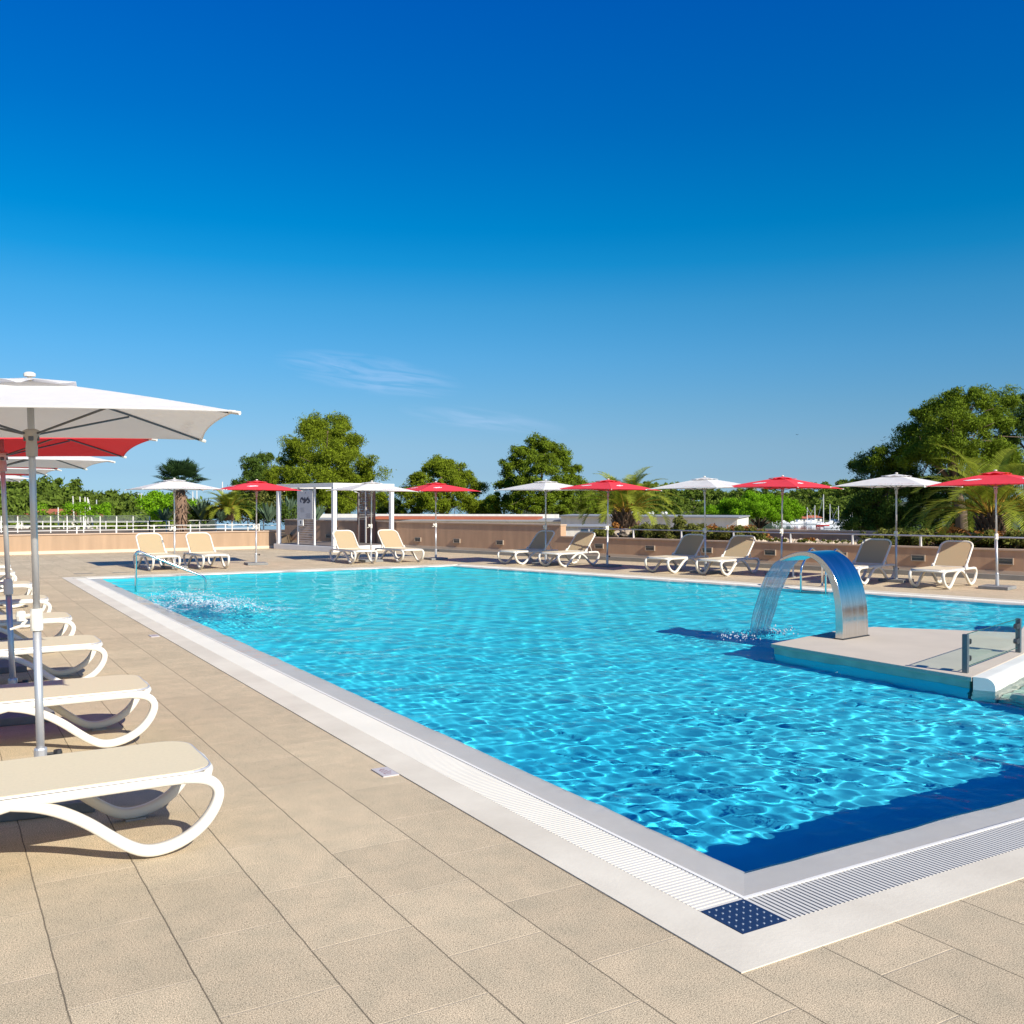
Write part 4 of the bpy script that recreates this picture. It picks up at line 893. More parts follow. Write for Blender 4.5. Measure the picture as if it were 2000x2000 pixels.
boat(1607, 1026, 263, 3.6 * 0.9 + 0.4, 'red hulled sailboat with white gunwale and tall white mast in the harbour', mast=8.6, mh='hull_red', stripe='hull_white', rz=-YAW)
bs = [(1532, 290, 4.2, 'white motorboat moored left of the harbour houses', 0), (1546, 286, 3.6, 'small white boat beside the umbrella pine', 0), (1560, 288, 5.0, 'white cabin boat before the terracotta roof', 0), (1578, 290, 4.4, 'pale boat moored left of the red sailboat', 5.0), (1590, 287, 4.6, 'white boat just behind the red sailboat bow', 5.6),
      (1622, 286, 4.0, 'white boat right behind the red sailboat stern', 6.0), (1636, 289, 4.4, 'boat with blue cover right of the red sailboat', 5.4), (1650, 287, 5.4, 'white cabin cruiser at the right of the harbour', 0), (1664, 285, 3.8, 'small white boat by the dark evergreen', 4.6), (1517, 293, 3.6, 'little white boat seen under the umbrella pine', 0)]
for i, (u, d, L, lb, ms) in enumerate(bs): boat(u, 1022, d, L, lb, mast=ms, mh='boat_blue' if 'blue cover' in lb else 'hull_white', rz=-YAW + rnd.uniform(-0.7, 0.7) + (math.pi if i % 2 else 0))
boat(1625, 1032, 240, 4.0, 'low white dinghy floating right of the red sailboat', cab=False, rz=-YAW)

# masts and poles on the left
def pole(u, vt, vb, d, r, label, cat, name, lean=0.0, group=None, m='rail_white', head=None):
    b = spot(u, vb, d); tp = spot(u + lean, vt, d); t = thing(name, b, label, cat, group); e = tp - b
    MB().tube([(0, 0, -0.6), e], [r, r * 0.75], 7).build('pole', M[m], t)
    if head: MB().box(e.x - .35, e.x + .1, e.y - .1, e.y + .1, e.z, e.z + .1).build('lamp_head', M['rail_grey'], t)
    return t
for (u, vt, vb, ln, lb) in ((114, 991, 1008, -0.5, 'short white mast in front of the red roofed hut'), (131, 995, 1008, -0.6, 'shortest white mast right of the red hut'), (144.5, 969, 999, -2.2, 'leaning white mast, leftmost of the tall group'), (157.5, 970, 1001, -1.4, 'thick white mast, second of the tall group'), (167, 970.5, 1008, -1, 'white mast, third of the tall group'), (171.5, 971.5, 1005, -0.4, 'white mast crossing the diagonal brace'), (181, 975, 1008, -8.5, 'strongly leaning white mast, rightmost of the tall group')):
    pole(u, vt, vb, 62, 0.045, lb, 'mast', 'boat_mast', ln, 'masts behind the left railings')
for (u, vt, vb, lb, hd) in ((276, 966, 1010, 'pale lamp post before the left wood, left one of two', 1), (299, 970, 1005, 'pale lamp post before the left wood, right one of two', 1), (188.5, 976, 1005, 'thin grey pole in front of the left wood', 0)):
    pole(u, vt, vb, 100, 0.07, lb, 'lamp post', 'lamp_post', 0, None, 'rail_grey', hd)
for (u, vt, vb, d, lb) in ((376.5, 960, 1000, 120, 'thin distant mast right of the fan palm, leftmost'), (384.5, 958, 1000, 121, 'thin distant mast right of the fan palm, second'), (368, 985, 1000, 119, 'short distant mast right of the fan palm trunk'), (434.5, 941, 990, 122, 'tall distant white mast above the red parasol tip'), (430, 968, 995, 123, 'distant mast just left of the tallest one')):
    pole(u, vt, vb, d, 0.09, lb, 'mast', 'boat_mast', 0, 'distant masts right of the fan palm')
for i, (u, vt, lb) in enumerate(((1240, 1003, 'globe lamp post right of the middle date palm'), (1271, 1004, 'globe lamp post among the far shrubs, middle one'), (1297, 1004, 'globe lamp post left of the small orange roofed house'))):
    t = pole(u, vt, 1016, 70, 0.03, lb, 'lamp post', 'globe_lamp_post', 0, 'globe lamps behind the white building', 'rail_grey')
    e = spot(u, vt, 70) - t.location; mb = MB(); rg = 0.13
    for dx in (-0.16, 0.16): mb.lathe([(rg * math.sin(math.pi * k / 8) + 0.001, -rg * math.cos(math.pi * k / 8)) for k in range(9)], 10, (e.x + dx, e.y, e.z + 0.05))
    mb.build('globes', M['hull_white'], t, smooth=True)
# birds
for (u, v, lb) in ((1556.5, 849, 'tiny dark bird in the sky above the right white parasol'),):
    p = spot(u, v, 120); mb = MB()
    mb.add([(-0.28, 0, 0.10), (-0.12, 0.06, 0.02), (0, 0.12, 0), (0.12, 0.06, 0.02), (0.28, 0, 0.10), (0.1, -0.06, 0.0), (0, -0.14, 0), (-0.1, -0.06, 0.0), (0, 0, -0.05)], [(0, 1, 7), (1, 2, 8, 7), (2, 3, 5, 8), (3, 4, 5), (8, 5, 6, 7)])
    b = mb.build('bird', M['black']); b.location = p; tag(b, lb, 'bird')

# ------------------------------------------------------------------ shower pavilion
PV = thing('shower_pavilion', (11.60, 31.25, 0), 'white open frame shower pavilion on a low platform by the tall wall', 'pavilion', None, math.radians(14.5))
LX, LY, HT = 2.66, 3.66, 2.36
MB().box(0, LX + 0.1, 0, LY + 0.1, 0, 0.19).build('platform', M['white_paint'], PV, bevel=0.008)
MB().box(0.12, LX - 0.02, 0.12, LY - 0.02, 0.191, 0.203).build('decking', mat('grey_decking', (0.16, 0.13, 0.11), 0.8, var=0.2, vscale=8), PV)
pw_ = 0.13
for (x, y) in ((0.03, 0.03), (LX - pw_ - .03, 0.03), (0.03, LY - pw_ - .03), (LX - pw_ - .03, LY - pw_ - .03)):
    MB().box(x, x + pw_, y, y + pw_, 0.204, HT - 0.14).build('post', M['white_paint'], PV, bevel=0.006)
mb = MB(); mb.box(0.02, LX - .02, 0.02, 0.15, HT - 0.14, HT); mb.box(0.02, LX - .02, LY - .15, LY - .02, HT - 0.14, HT); mb.box(0.02, 0.15, 0.152, LY - .152, HT - 0.14, HT); mb.box(LX - .15, LX - .02, 0.152, LY - .152, HT - 0.14, HT)
mb.build('roof_frame', M['white_paint'], PV, bevel=0.006)
for k in range(6):
    y = 0.5 + k * 0.53; MB().box(0.152, LX - .152, y, y + 0.03, HT - 0.11, HT - 0.03).build('roof_batten', M['white_paint'], PV)
def slat_panel(x, y0, y1, z0, z1, m, edge):
    for y in (y0, y1 - 0.06): MB().box(x, x + 0.06, y, y + (0.06 if edge else 0.05), 0.204, HT - 0.142 if edge else z1).build('panel_post', M['white_paint'] if edge else m, PV)
    mb = MB(); z = z0
    while z < z1 - 0.05:
        mb.box(x + 0.018, x + 0.042, y0 + 0.062, y1 - 0.062, z, z + 0.052); z += 0.082 if edge else 0.060
    mb.build('slat_screen', m, PV)
M['slat'] = mat('screen_slats', (0.50, 0.42, 0.36), 0.7, var=0.1)
M['slat_brown'] = mat('screen_slats_brown', (0.24, 0.13, 0.095), 0.75, var=0.15)
slat_panel(0.05, 1.2, 2.28, 0.24, HT - 0.15, M['slat'], True)
slat_panel(LX - 0.10, 1.1, 2.15, 0.24, HT - 0.15, M['slat_brown'], False)
MB().box(LX - 0.10, LX - 0.04, 1.60, 1.66, 0.204, HT - 0.142).build('panel_post', M['white_paint'], PV)
sb = MB().box(0.028, 0.044, 1.30, 2.18, 1.12, 2.12).build('sign_board', mat('sign_grey', (0.50, 0.50, 0.52), 0.5), PV)
mb = MB(); r_ = random.Random(6)      # dark leaf-like picture and fine text lines on the board
def blobpoly(mb, cy, cz, a, b, rot, x, n=12, j=0.25):
    ps = []
    for k in range(n):
        t_a = 2 * math.pi * k / n; rr = 1 + r_.uniform(-j, j); yy, zz = a * math.cos(t_a) * rr, b * math.sin(t_a) * rr
        ps.append((x, cy + yy * math.cos(rot) - zz * math.sin(rot), cz + yy * math.sin(rot) + zz * math.cos(rot)))
    mb.add(ps, [tuple(range(n))[::-1]])
for (cy, cz, a, b, ro) in ((1.50, 1.78, .10, .05, .6), (1.62, 1.82, .11, .045, -.7), (1.74, 1.80, .10, .04, 1.0), (1.86, 1.80, .10, .045, .3), (1.97, 1.84, .09, .04, -.5), (1.56, 1.70, .08, .035, .1), (1.80, 1.71, .09, .04, -.2), (2.02, 1.74, .07, .03, .9)):
    blobpoly(mb, cy, cz, a, b, ro, 0.0265)
for k in range(5): mb.add([(0.0265, 1.42, 1.30 - k * .035), (0.0265, 1.42, 1.306 - k * .035), (0.0265, 1.42 + .25 + .05 * (k % 2), 1.306 - k * .035), (0.0265, 1.42 + .25 + .05 * (k % 2), 1.30 - k * .035)], [(0, 1, 2, 3)])
for k in range(5): mb.add([(0.0265, 1.8, 1.50 - k * .035), (0.0265, 1.8, 1.506 - k * .035), (0.0265, 1.8 + .22 + .05 * (k % 2), 1.506 - k * .035), (0.0265, 1.8 + .22 + .05 * (k % 2), 1.50 - k * .035)], [(0, 1, 2, 3)])
mb.add([(0.0265, 1.70, 2.02), (0.0265, 1.70, 2.05), (0.0265, 1.75, 2.05), (0.0265, 1.75, 2.02)], [(0, 1, 2, 3)])
mb.build('sign_print', mat('sign_ink', (0.05, 0.05, 0.07), 0.6), sb)
ib = MB().box(0.014, 0.046, 1.86, 2.16, 0.88, 1.10).build('info_plate', M['white_paint'], PV)
MB().add([(0.012, 1.97, 0.93), (0.012, 1.97, 1.05), (0.012, 2.03, 1.05), (0.012, 2.03, 0.93)], [(0, 1, 2, 3)]).build('pictogram', M['black'], ib)
MB().tube([(LX - 0.35, 1.7, 0.2), (LX - 0.35, 1.7, 2.05), (LX - 0.55, 1.7, 2.10)], 0.02, 8).build('shower_pipe', M['alu'], PV, smooth=True)

# ------------------------------------------------------------------ parasols
HALF, ZA, ZC = 0.975, 2.265, 2.015
def canopy_pt(side, t, l, dz=0.0):
    """Point on canopy panel `side` (0:-Y 1:+X 2:+Y 3:-X); t radial 0..1, l lateral -1..1."""
    inw = 1 - 0.032 * (1 - l * l) * t ** 3
    x, y = l * t * HALF, -t * HALF * inw
    z = ZA - (ZA - ZC) * (0.86 * t + 0.14 * t * t) + (1 - l * l) * (0.012 * t ** 3 - 0.05 * t * (1 - t)) + dz
    c, s_ = [(1, 0), (0, 1), (-1, 0), (0, -1)][side]
    return (x * c - y * s_, x * s_ + y * c, z)
def text_mesh(txt, size):
    cu = bpy.data.curves.new('txt', 'FONT'); cu.body = txt; cu.size = size; cu.align_x = 'CENTER'; cu.space_character = 1.35; cu.resolution_u = 3
    ob = bpy.data.objects.new('txt', cu); COL.objects.link(ob); dg = bpy.context.evaluated_depsgraph_get(); me = bpy.data.meshes.new_from_object(ob.evaluated_get(dg))
    V = [tuple(v.co) for v in me.vertices]; Fc = [tuple(p.vertices) for p in me.polygons]
    bpy.data.objects.remove(ob); bpy.data.curves.remove(cu); bpy.data.meshes.remove(me); return V, Fc
TXT = text_mesh('PLAVA LAGUNA', 0.080)
def make_umbrella(red, row=0):
    t = thing('parasol', (0, 0, 0), '', 'parasol'); cm_ = M['canopy_red' if red else 'canopy_white']
    b = MB().box(-0.27, 0.27, -0.27, 0.27, 0, 0.062).build('base_slab', M['base_grey'], t, bevel=0.008)
    MB().lathe([(0.034, 0.063), (0.034, 0.30), (0.030, 0.31)], 14).build('base_tube', M['alu'], t, smooth=False)
    mb = MB(); mb.tube([(0.03, 0, 0.27), (0.075, 0, 0.27)], 0.009, 6); mb.lathe([(0.001, -0.022), (0.02, -0.018), (0.024, 0), (0.02, 0.018), (0.001, 0.022)], 8, (0.085, 0, 0.27))
    mb.build('base_knob', M['black'], t)
    MB().tube([(0, 0, 0.065), (0, 0, 1.0)], 0.0215, 16).build('lower_pole', M['alu'], t, smooth=True)
    MB().tube([(0, 0, 1.0), (0, 0, 2.24)], 0.0178, 16).build('upper_pole', M['alu'], t, smooth=True)
    mb = MB().lathe([(0.031, 0.955), (0.033, 0.97), (0.033, 1.05), (0.029, 1.075)], 14)
    cl = mb.build('clamp_collar', M['plastic'], t, smooth=False)
    mb = MB(); mb.tube([(-0.03, 0, 1.04), (-0.06, -0.01, 1.04)], 0.011, 6); mb.lathe([(0.001, -0.03), (0.022, -0.026), (0.027, 0), (0.022, 0.026), (0.001, 0.03)], 10, (-0.075, -0.012, 1.04)); mb.tube([(-0.05, -0.01, 1.02), (-0.075, -0.012, 0.985), (-0.13, -0.02, 0.972)], [0.012, 0.01, 0.006], 6)
    mb.build('clamp_lever', M['plastic'], cl)
    hb = MB().lathe([(0.029, 1.85), (0.031, 1.90), (0.027, 1.93), (0.036, 1.955), (0.045, 1.975), (0.045, 1.99), (0.026, 2.0)], 14).build('runner_hub', M['taupe'] if not red else mat('hub_rose', (0.55, 0.38, 0.36), 0.5), t)
    for k in range(4): MB().box(-0.013, 0.013, -0.040, -0.030, 1.935, 1.960, Matrix.Rotation(k * math.pi / 2, 4, 'Z')).build('hub_button', M['dark_metal'], hb, bevel=0.004)
    # canopy with hem
    n = 12; mb = MB()
    for sd in range(4):
        for top in (0, 1):
            o = len(mb.v); dz = 0 if top else -0.0022
            for i in range(n + 1):
                for j in range(n + 1): mb.v.append(canopy_pt(sd, max(0.001, i / n), -1 + 2 * j / n, dz))
            for i in range(n):
                for j in range(n):
                    a = o + i * (n + 1) + j; q = (a, a + n + 1, a + n + 2, a + 1); mb.f.append(q if top else q[::-1])
            if top: break
    cp = mb.build('canopy', cm_, t, smooth=True)
    hm = MB(); m_ = 16
    for sd in range(4):
        P = [Vector(canopy_pt(sd, 1.0, -1 + 2 * j / m_)) for j in range(m_ + 1)]; hm.tube(P, 0.0045, 5)
    hm.build('hem', cm_, cp)
    vt = MB(); K = 64; vr = [(0, ZA + 0.035)]; rings = [(0.12, 0.028), (0.22, 0.010), (0.275, -0.006)]
    vt.v.append((0, 0, ZA + 0.018))
    for q, (rr, zz) in enumerate(rings):
        for k in range(K):
            a = 2 * math.pi * k / K; sq = 1 / max(abs(math.cos(a)), abs(math.sin(a))); bul = abs(math.sin(4 * a + 0.6)) ** 0.8
            R = rr * min(sq, 1.42) * (0.86 if q == 2 else 0.9); ts = R / HALF / sq * 1.0
            zb = ZA - (ZA - ZC) * 0.88 * (R / (HALF * sq))
            vt.v.append((R * math.cos(a), R * math.sin(a), zb + 0.008 + (0.026 * bul if q == 2 else (0.018 * bul + 0.004 if q == 1 else 0.012))))
    for k in range(K): vt.f.append((0, 1 + k, 1 + (k + 1) % K))
    for q in range(2):
        for k in range(K): a, b_ = 1 + q * K + k, 1 + q * K + (k + 1) % K; vt.f.append((a, a + K, b_ + K, b_))
    vt.build('vent_flap', cm_, cp, smooth=True)
    if red:
        rr_ = random.Random(2)
        for sd, lc in (((0, -0.36), (3, -0.36)) if not row else ((1, -0.36),)):
            mb = MB()
            for (a0, b0, ra, rb, ro) in ((-.10, .0, .075, .022, .4), (-.02, .03, .085, .028, .25), (.05, .055, .07, .022, .5), (-.05, -.035, .07, .018, .3), (.06, .0, .06, .02, .15), (.115, .03, .04, .02, 1.0), (-.14, -.03, .04, .014, .2)):
                ps = []
                for k in range(12):
                    an = 2 * math.pi * k / 12; jj = 1 + rr_.uniform(-.2, .2); xx = ra * math.cos(an) * jj; yy = rb * math.sin(an) * jj
                    X, Y = a0 + xx * math.cos(ro) - yy * math.sin(ro), b0 + xx * math.sin(ro) + yy * math.cos(ro)
                    tt = 0.62 - Y * 1.0; ps.append(canopy_pt(sd, tt, (lc * 0.62 + X) / tt / 1.0, 0.006 + 0.0004 * len(mb.f)))
                mb.add(ps, [tuple(range(12))])
            mb.build('emblem', M['letter_white'], cp)
    else:
        for sd in ((0, 3) if not row else (1,)):
            mb = MB(); V, Fc = TXT; vs = []
            for (x, y, _) in V:
                tt = 0.90 - y / HALF * 1.0; vs.append(canopy_pt(sd, tt, max(-1, min(1, (x + 0.36) / (tt * HALF))), 0.005))
            mb.add(vs, Fc); mb.build('lettering', M['letter_red'], cp)
    for k in range(4):
        a = math.pi / 4 + k * math.pi / 2; c, s_ = math.cos(a) * math.sqrt(2), math.sin(a) * math.sqrt(2)
        z = lambda q: ZA - (ZA - ZC) * (0.86 * q + 0.14 * q * q) - 0.012
        P = [(c * HALF * q, s_ * HALF * q, z(q)) for q in (0.02, 0.25, 0.5, 0.75, 0.985)]
        rb = MB().tube(P, 0.0062, 6).build('rib', M['dark_metal'], t)
        MB().tube([(c * 0.033, s_ * 0.033, 1.975), (c * HALF * 0.52, s_ * HALF * 0.52, z(0.52) - 0.012)], 0.0065, 6).build('strut', M['dark_metal'], rb)
        MB().tube([(c * HALF * 0.975, s_ * HALF * 0.975, z(0.975) + 0.004), (c * HALF * 1.02, s_ * HALF * 1.02, z(1.02) + 0.006)], 0.011, 6).build('tip', M['plastic'], rb)
    MB().lathe([(0.012, ZA), (0.013, ZA + 0.022), (0.030, ZA + 0.024), (0.031, ZA + 0.040), (0.020, ZA + 0.047), (0.001, ZA + 0.048)], 10).build('finial', M['plastic'], t)
    return t
UM = {(c_, r_): make_umbrella(bool(c_), r_) for c_ in (0, 1) for r_ in (0, 1)}; um_used = set()
GL, GF = 'parasols in the row along the left side', 'parasols round the far side of the pool'
def place_umbrella(x, y, red, rz, label, lift=0.0, lean=(0, 0), group=None):
    """lean: world-space tilt of the pole (dx, dy per metre of height)."""
    red = (red, 1 if group == GL else 0); t = UM[red] if red not in um_used else copy_tree(UM[red]); um_used.add(red)
    t.location = (x, y, 0); t.rotation_euler = (0, 0, rz); t['label'] = label; t['group'] = group
    lx = lean[0] * math.cos(-rz) - lean[1] * math.sin(-rz); ly = lean[0] * math.sin(-rz) + lean[1] * math.cos(-rz)
    for ch in t.children:
        if ch.name.startswith('base_slab'): continue
        ch.rotation_euler = (-ly, lx, 0)
        ch.location = (0, 0, lift if not ch.name.startswith(('base_', 'lower_pole', 'clamp')) else 0.0)
    return t
CR = Vector((math.cos(YAW), -math.sin(YAW)))     # rightwards across the view
left = [(0.50, 5.88, 0, -8.5, .06, -.026, 'nearest white parasol on the left, cut by the left edge of the photo'),
        (0.52, 8.33, 1, -3, .05, -.045, 'nearest red parasol on the left, behind the big white one'),
        (0.50, 10.85, 0, 0, .03, -.01, 'white parasol third in the left row, mostly behind the red one'),
        (0.48, 13.2, 1, 2, .10, -.01, 'red parasol fourth in the left row, a thin red strip under white'),
        (0.52, 15.6, 0, 0, .09, -.01, 'white parasol fifth in the left row, its tip left of the near pole'),
        (0.50, 18.1, 1, -2, .13, -.01, 'red parasol sixth in the left row, small red tip by the near pole'),
        (0.52, 20.6, 0, 2, .08, -.01, 'white parasol seventh in the left row, its tip low over the wood'),
        (0.50, 23.1, 1, 0, .14, -.01, 'farthest red parasol at the end of the left row')]
U_OBJ = {}
for (x, y, rd, rz, lf, ln, lb) in left:
    U_OBJ[lb] = place_umbrella(x, y, rd, math.radians(rz), lb, lf, (CR.x * ln, CR.y * ln), GL)
far = [(5.25, 25.6, 0, 2, 0, 'white parasol between the two cream loungers, with the fan palm behind'),
       (7.46, 26.02, 1, -4, -.012, 'red parasol left of the shower pavilion, standing alone on its slab'),
       (10.67, 25.73, 0, 0, -.015, 'white parasol in front of the shower pavilion'),
       (12.71, 25.68, 1, 0, .0, 'red parasol just right of the shower pavilion, by the tall wall'),
       (14.20, 22.00, 0, 10, .0, 'white parasol by the step of the brown wall, before the tall loose pine'),
       (15.12, 20.46, 1, 12, -.012, 'red parasol in front of the middle date palm'),
       (15.79, 17.43, 0, 14, .014, 'white parasol left of the low umbrella pine'),
       (16.84, 16.03, 1, 12, -.012, 'red parasol above the steel fountain arch'),
       (17.49, 13.41, 0, 14, .0, 'white parasol before the dark evergreens, second from the right'),
       (17.70, 11.27, 1, 16, .02, 'rightmost red parasol, standing on a thick grey slab')]
for (x, y, rd, rz, ln, lb) in far:
    place_umbrella(x, y, rd, math.radians(rz), lb, 0.0, (CR.x * -ln, CR.y * -ln), GF)

# ------------------------------------------------------------------ loungers
def make_lounger(raised):
    t = thing('sun_lounger', (0, 0, 0), '', 'sun lounger'); PR = [(math.copysign(abs(math.cos(a)) ** 0.55, math.cos(a)) * 1.0, math.copysign(abs(math.sin(a)) ** 0.55, math.sin(a)) * 1.0) for a in [2 * math.pi * k / 12 for k in range(12)]]
    leg = [(0.20, .352), (0.11, .340), (.055, .312), (.030, .262), (.055, .185), (.115, .110), (.20, .058), (.29, .034), (.37, .036), (.44, .070), (.52, .130), (.61, .205), (.71, .270), (.82, .318), (.93, .340)]
    def smooth_path(P, k=3):
        for _ in range(k):
            Q = [P[0]]
            for a, b in zip(P[:-1], P[1:]): Q += [(a[0] * .75 + b[0] * .25, a[1] * .75 + b[1] * .25), (a[0] * .25 + b[0] * .75, a[1] * .25 + b[1] * .75)]
            Q.append(P[-1]); P = Q
        return P
    lp = smooth_path(leg, 2)
    for y in (-0.315, 0.315):
        for rear in (0, 1):
            pts = [((1.86 - a if rear else a), y, b) for a, b in lp]; w = [0.0265 + 0.002 * math.sin(3 * i / len(pts)) for i in range(len(pts))]
            if rear: pts = pts
            o = MB().tube(pts, w, prof=[(c * 0.92, s * 0.98) for c, s in PR], up=Vector((0, 1, 0))).build('leg', M['plastic'], t, smooth=True)
    fr = MB()
    end = 1.22 if raised else 1.80
    rail = smooth_path([(0.10, .345), (0.22, .352), (0.6, .350), (0.95, .348), (1.25, .350), (1.6, .352), (1.78, .340)], 2)
    for y in (-0.315, 0.315): fr.tube([(a, y, b) for a, b in rail], 0.0265, prof=[(c * 0.9, s * 0.95) for c, s in PR], up=Vector((0, 1, 0)))
    fr.tube([(0.09, -0.30, .345), (0.055, -0.2, .352), (0.045, 0, .355), (0.055, 0.2, .352), (0.09, 0.30, .345)], 0.024, 8)
    for x in (0.55, 1.12, 1.70): fr.tube([(x, -0.30, .335), (x, 0.30, .335)], 0.018, 8)
    fr.build('frame', M['plastic'], t, smooth=True)
    def panel(x0, x1, w, r0, r1, crown, m, name, par, th=0.010, z0=0.386, prof=None):
        """Rounded rectangle sling, r0/r1 = corner radii at each end."""
        out = []
        for (cx_, cy_, r, a0) in ((x1 - r1, w - r1, r1, 0), (x0 + r0, w - r0, r0, 90), (x0 + r0, -w + r0, r0, 180), (x1 - r1, -w + r1, r1, 270)):
            for k in range(7): a = math.radians(a0 + 15 * k); out.append((cx_ + r * math.cos(a), cy_ + r * math.sin(a)))
        return out
    def slab(outl, z0, z1, name, m, par):
        n = len(outl); cx_ = sum(p[0] for p in outl) / n; mb = MB()
        top = [(x, y, z1) for x, y in outl]; bot = [(x, y, z0) for x, y in outl]
        mb.v = top + bot; mb.f = [tuple(range(n)), tuple(range(n, 2 * n))[::-1]] + [(i, n + i, n + (i + 1) % n, (i + 1) % n) for i in range(n)]
        return mb.build(name, m, par)
    seat_end = 1.22
    seat = slab(panel(0.055, seat_end, 0.326, 0.14, 0.02, 0, None, '', None), 0.374, 0.386, 'seat_fabric', M['fabric'], t)
    ol = panel(0.05, seat_end, 0.334, 0.145, 0.02, 0, None, '', None)
    MB().tube([(x, y, 0.378) for x, y in ol], 0.0065, 6, closed=True).build('seat_piping', M['rail_grey'], seat)
    # backrest, hinged at the end of the seat
    bk = bpy.data.objects.new('backrest', None)
    o2 = panel(0.02, 0.67, 0.285, 0.03, 0.13, 0, None, '', None)
    f2 = panel(0.0, 0.70, 0.315, 0.03, 0.15, 0, None, '', None)
    bpy.data.objects.remove(bk)
    mb = MB().tube([(x, y, 0.0) for x, y in f2], 0.021, 10, closed=True); fb = mb.build('backrest', M['plastic'], t, smooth=True)
    n = len(o2); mb = MB(); mb.v = [(x, y, 0.012) for x, y in o2] + [(x, y, 0.004) for x, y in o2]; mb.f = [tuple(range(n)), tuple(range(n, 2 * n))[::-1]] + [(i, n + i, n + (i + 1) % n, (i + 1) % n) for i in range(n)]
    mb.build('back_fabric', M['back_fabric'], fb)
    mb = MB()
    for y in (-0.325, 0.325): mb.box(-0.05, 0.06, y - 0.022, y + 0.022, -0.02, 0.045)
    mb.build('hinge', M['plastic'], fb, bevel=0.012)
    fb.location = (seat_end + 0.01, 0, 0.375); fb.rotation_euler = (0, -math.radians(46) if raised else 0, 0)
    if raised:
        MB().tube([(seat_end + 0.42, -0.22, 0.35), (seat_end + 0.28, -0.22, 0.63)], 0.012, 6).build('back_stay', M['plastic'], t)
        MB().tube([(seat_end + 0.42, 0.22, 0.35), (seat_end + 0.28, 0.22, 0.63)], 0.012, 6).build('back_stay', M['plastic'], t)
    MB().box(0.26, 0.36, -0.345, -0.285, 0.0, 0.010).build('foot_pad', M['taupe'], t)
    return t
LG = {0: make_lounger(False), 1: make_lounger(True)}; lg_used = set()
def place_lounger(fx, fy, dx, dy, raised, label, group, s0=0.33):
    """(fx,fy): centre between the two front ground contacts; (dx,dy): direction the foot end points to."""
    t = LG[raised] if raised not in lg_used else copy_tree(LG[raised]); lg_used.add(raised)
    d = Vector((dx, dy)).normalized(); o = Vector((fx, fy)) + d * s0; t.location = (o.x, o.y, 0); t.rotation_euler = (0, 0, math.atan2(-d.y, -d.x)); t['label'] = label; t['group'] = group
    return t
G1, G2 = 'flat loungers along the left side of the pool', 'reclined loungers round the far side of the pool'
row = [(0.873, 5.03, 'nearest flat lounger in the left foreground, in front of the white parasol pole'), (1.00, 7.29, 'second flat lounger from the camera on the left, half shaded by the white parasol'),
       (1.03, 9.80, 'third flat lounger on the left, in the shade of the red parasol'), (1.03, 12.1, 'fourth flat lounger on the left, behind the clamp of the near parasol pole'),
       (1.02, 14.6, 'fifth flat lounger on the left, left of the near parasol pole'), (1.04, 17.4, 'sixth flat lounger in the left row'), (0.99, 20.5, 'seventh flat lounger in the left row, beside the second pole'), (1.05, 22.7, 'farthest flat lounger at the end of the left row')]
for (x, y, lb) in row: place_lounger(x, y, 1, rnd.uniform(-0.01, 0.01), 0, lb, G1)
farl = [(4.84, 24.92, 0.08, -1, 'leftmost reclined cream lounger, behind the pool handrail'), (6.03, 24.86, 0.05, -1, 'second reclined cream lounger from the left, right of the white parasol pole'),
        (10.08, 24.95, 0.03, -1, 'reclined lounger before the shower pavilion, left of the white parasol pole'), (11.45, 24.86, 0.05, -1, 'reclined lounger right of the shower pavilion, facing the pool'),
        (13.53, 22.55, -.96, -.28, 'shaded lounger left of the white parasol pole by the wall step'), (13.96, 21.15, -.95, -.32, 'lounger whose back is half in shade, right of the wall step'),
        (14.95, 17.97, -.96, -.28, 'shaded grey lounger left of the white parasol pole, mid right'), (15.40, 16.68, -.95, -.30, 'lounger with half sunlit back, left of the steel fountain'),
        (16.15, 13.50, -.96, -.26, 'lounger partly hidden behind the right side of the steel fountain'), (16.70, 11.98, -.96, -.26, 'rightmost lounger, between the last white and red parasol poles')]
for (x, y, dx, dy, lb) in farl: place_lounger(x, y, dx, dy, 1, lb, G2)

# ------------------------------------------------------------------ island in the pool, fountain, glass rail
ISL = [(7.95, 5.30), (11.6, 6.50), (13.2, 6.9), (12.6, 7.6), (11.2, 6.78), (10.15, 8.12), (9.45, 8.10), (7.95, 7.72)]
ISL = [(7.95, 5.30), (13.2, 7.02), (12.9, 7.75), (11.2, 6.85), (10.15, 8.12), (9.45, 8.10), (7.95, 7.72)]
isl = thing('pool_island', (7.95, 5.30, 0), 'pale concrete platform standing in the pool, carrying the steel fountain', 'platform')
rel = lambda P: [(p[0] - 7.95, p[1] - 5.30) for p in P]
M['island'] = mat('island_concrete', (0.56, 0.485, 0.385), 0.8, var=0.16, vscale=1.8, bump=0.3, bscale=90)

isd = MB().prism(rel(ISL), 0.058, 0.10).build('slab', M['island'], isl, bevel=0.006)
M['stained'] = mat('stained_band', (0.42, 0.50, 0.42), 0.7, var=0.5, vscale=3.5)
MB().prism(rel(inset(ISL, 0.03)), -0.03, 0.0575).build('band', M['stained'], isl)
w_ = MB().prism(rel(inset(ISL, 0.032)), -DEPTH + 0.002, -0.03).build('wall', M['liner'], isl); w_.cycles.is_caustics_receiver = True
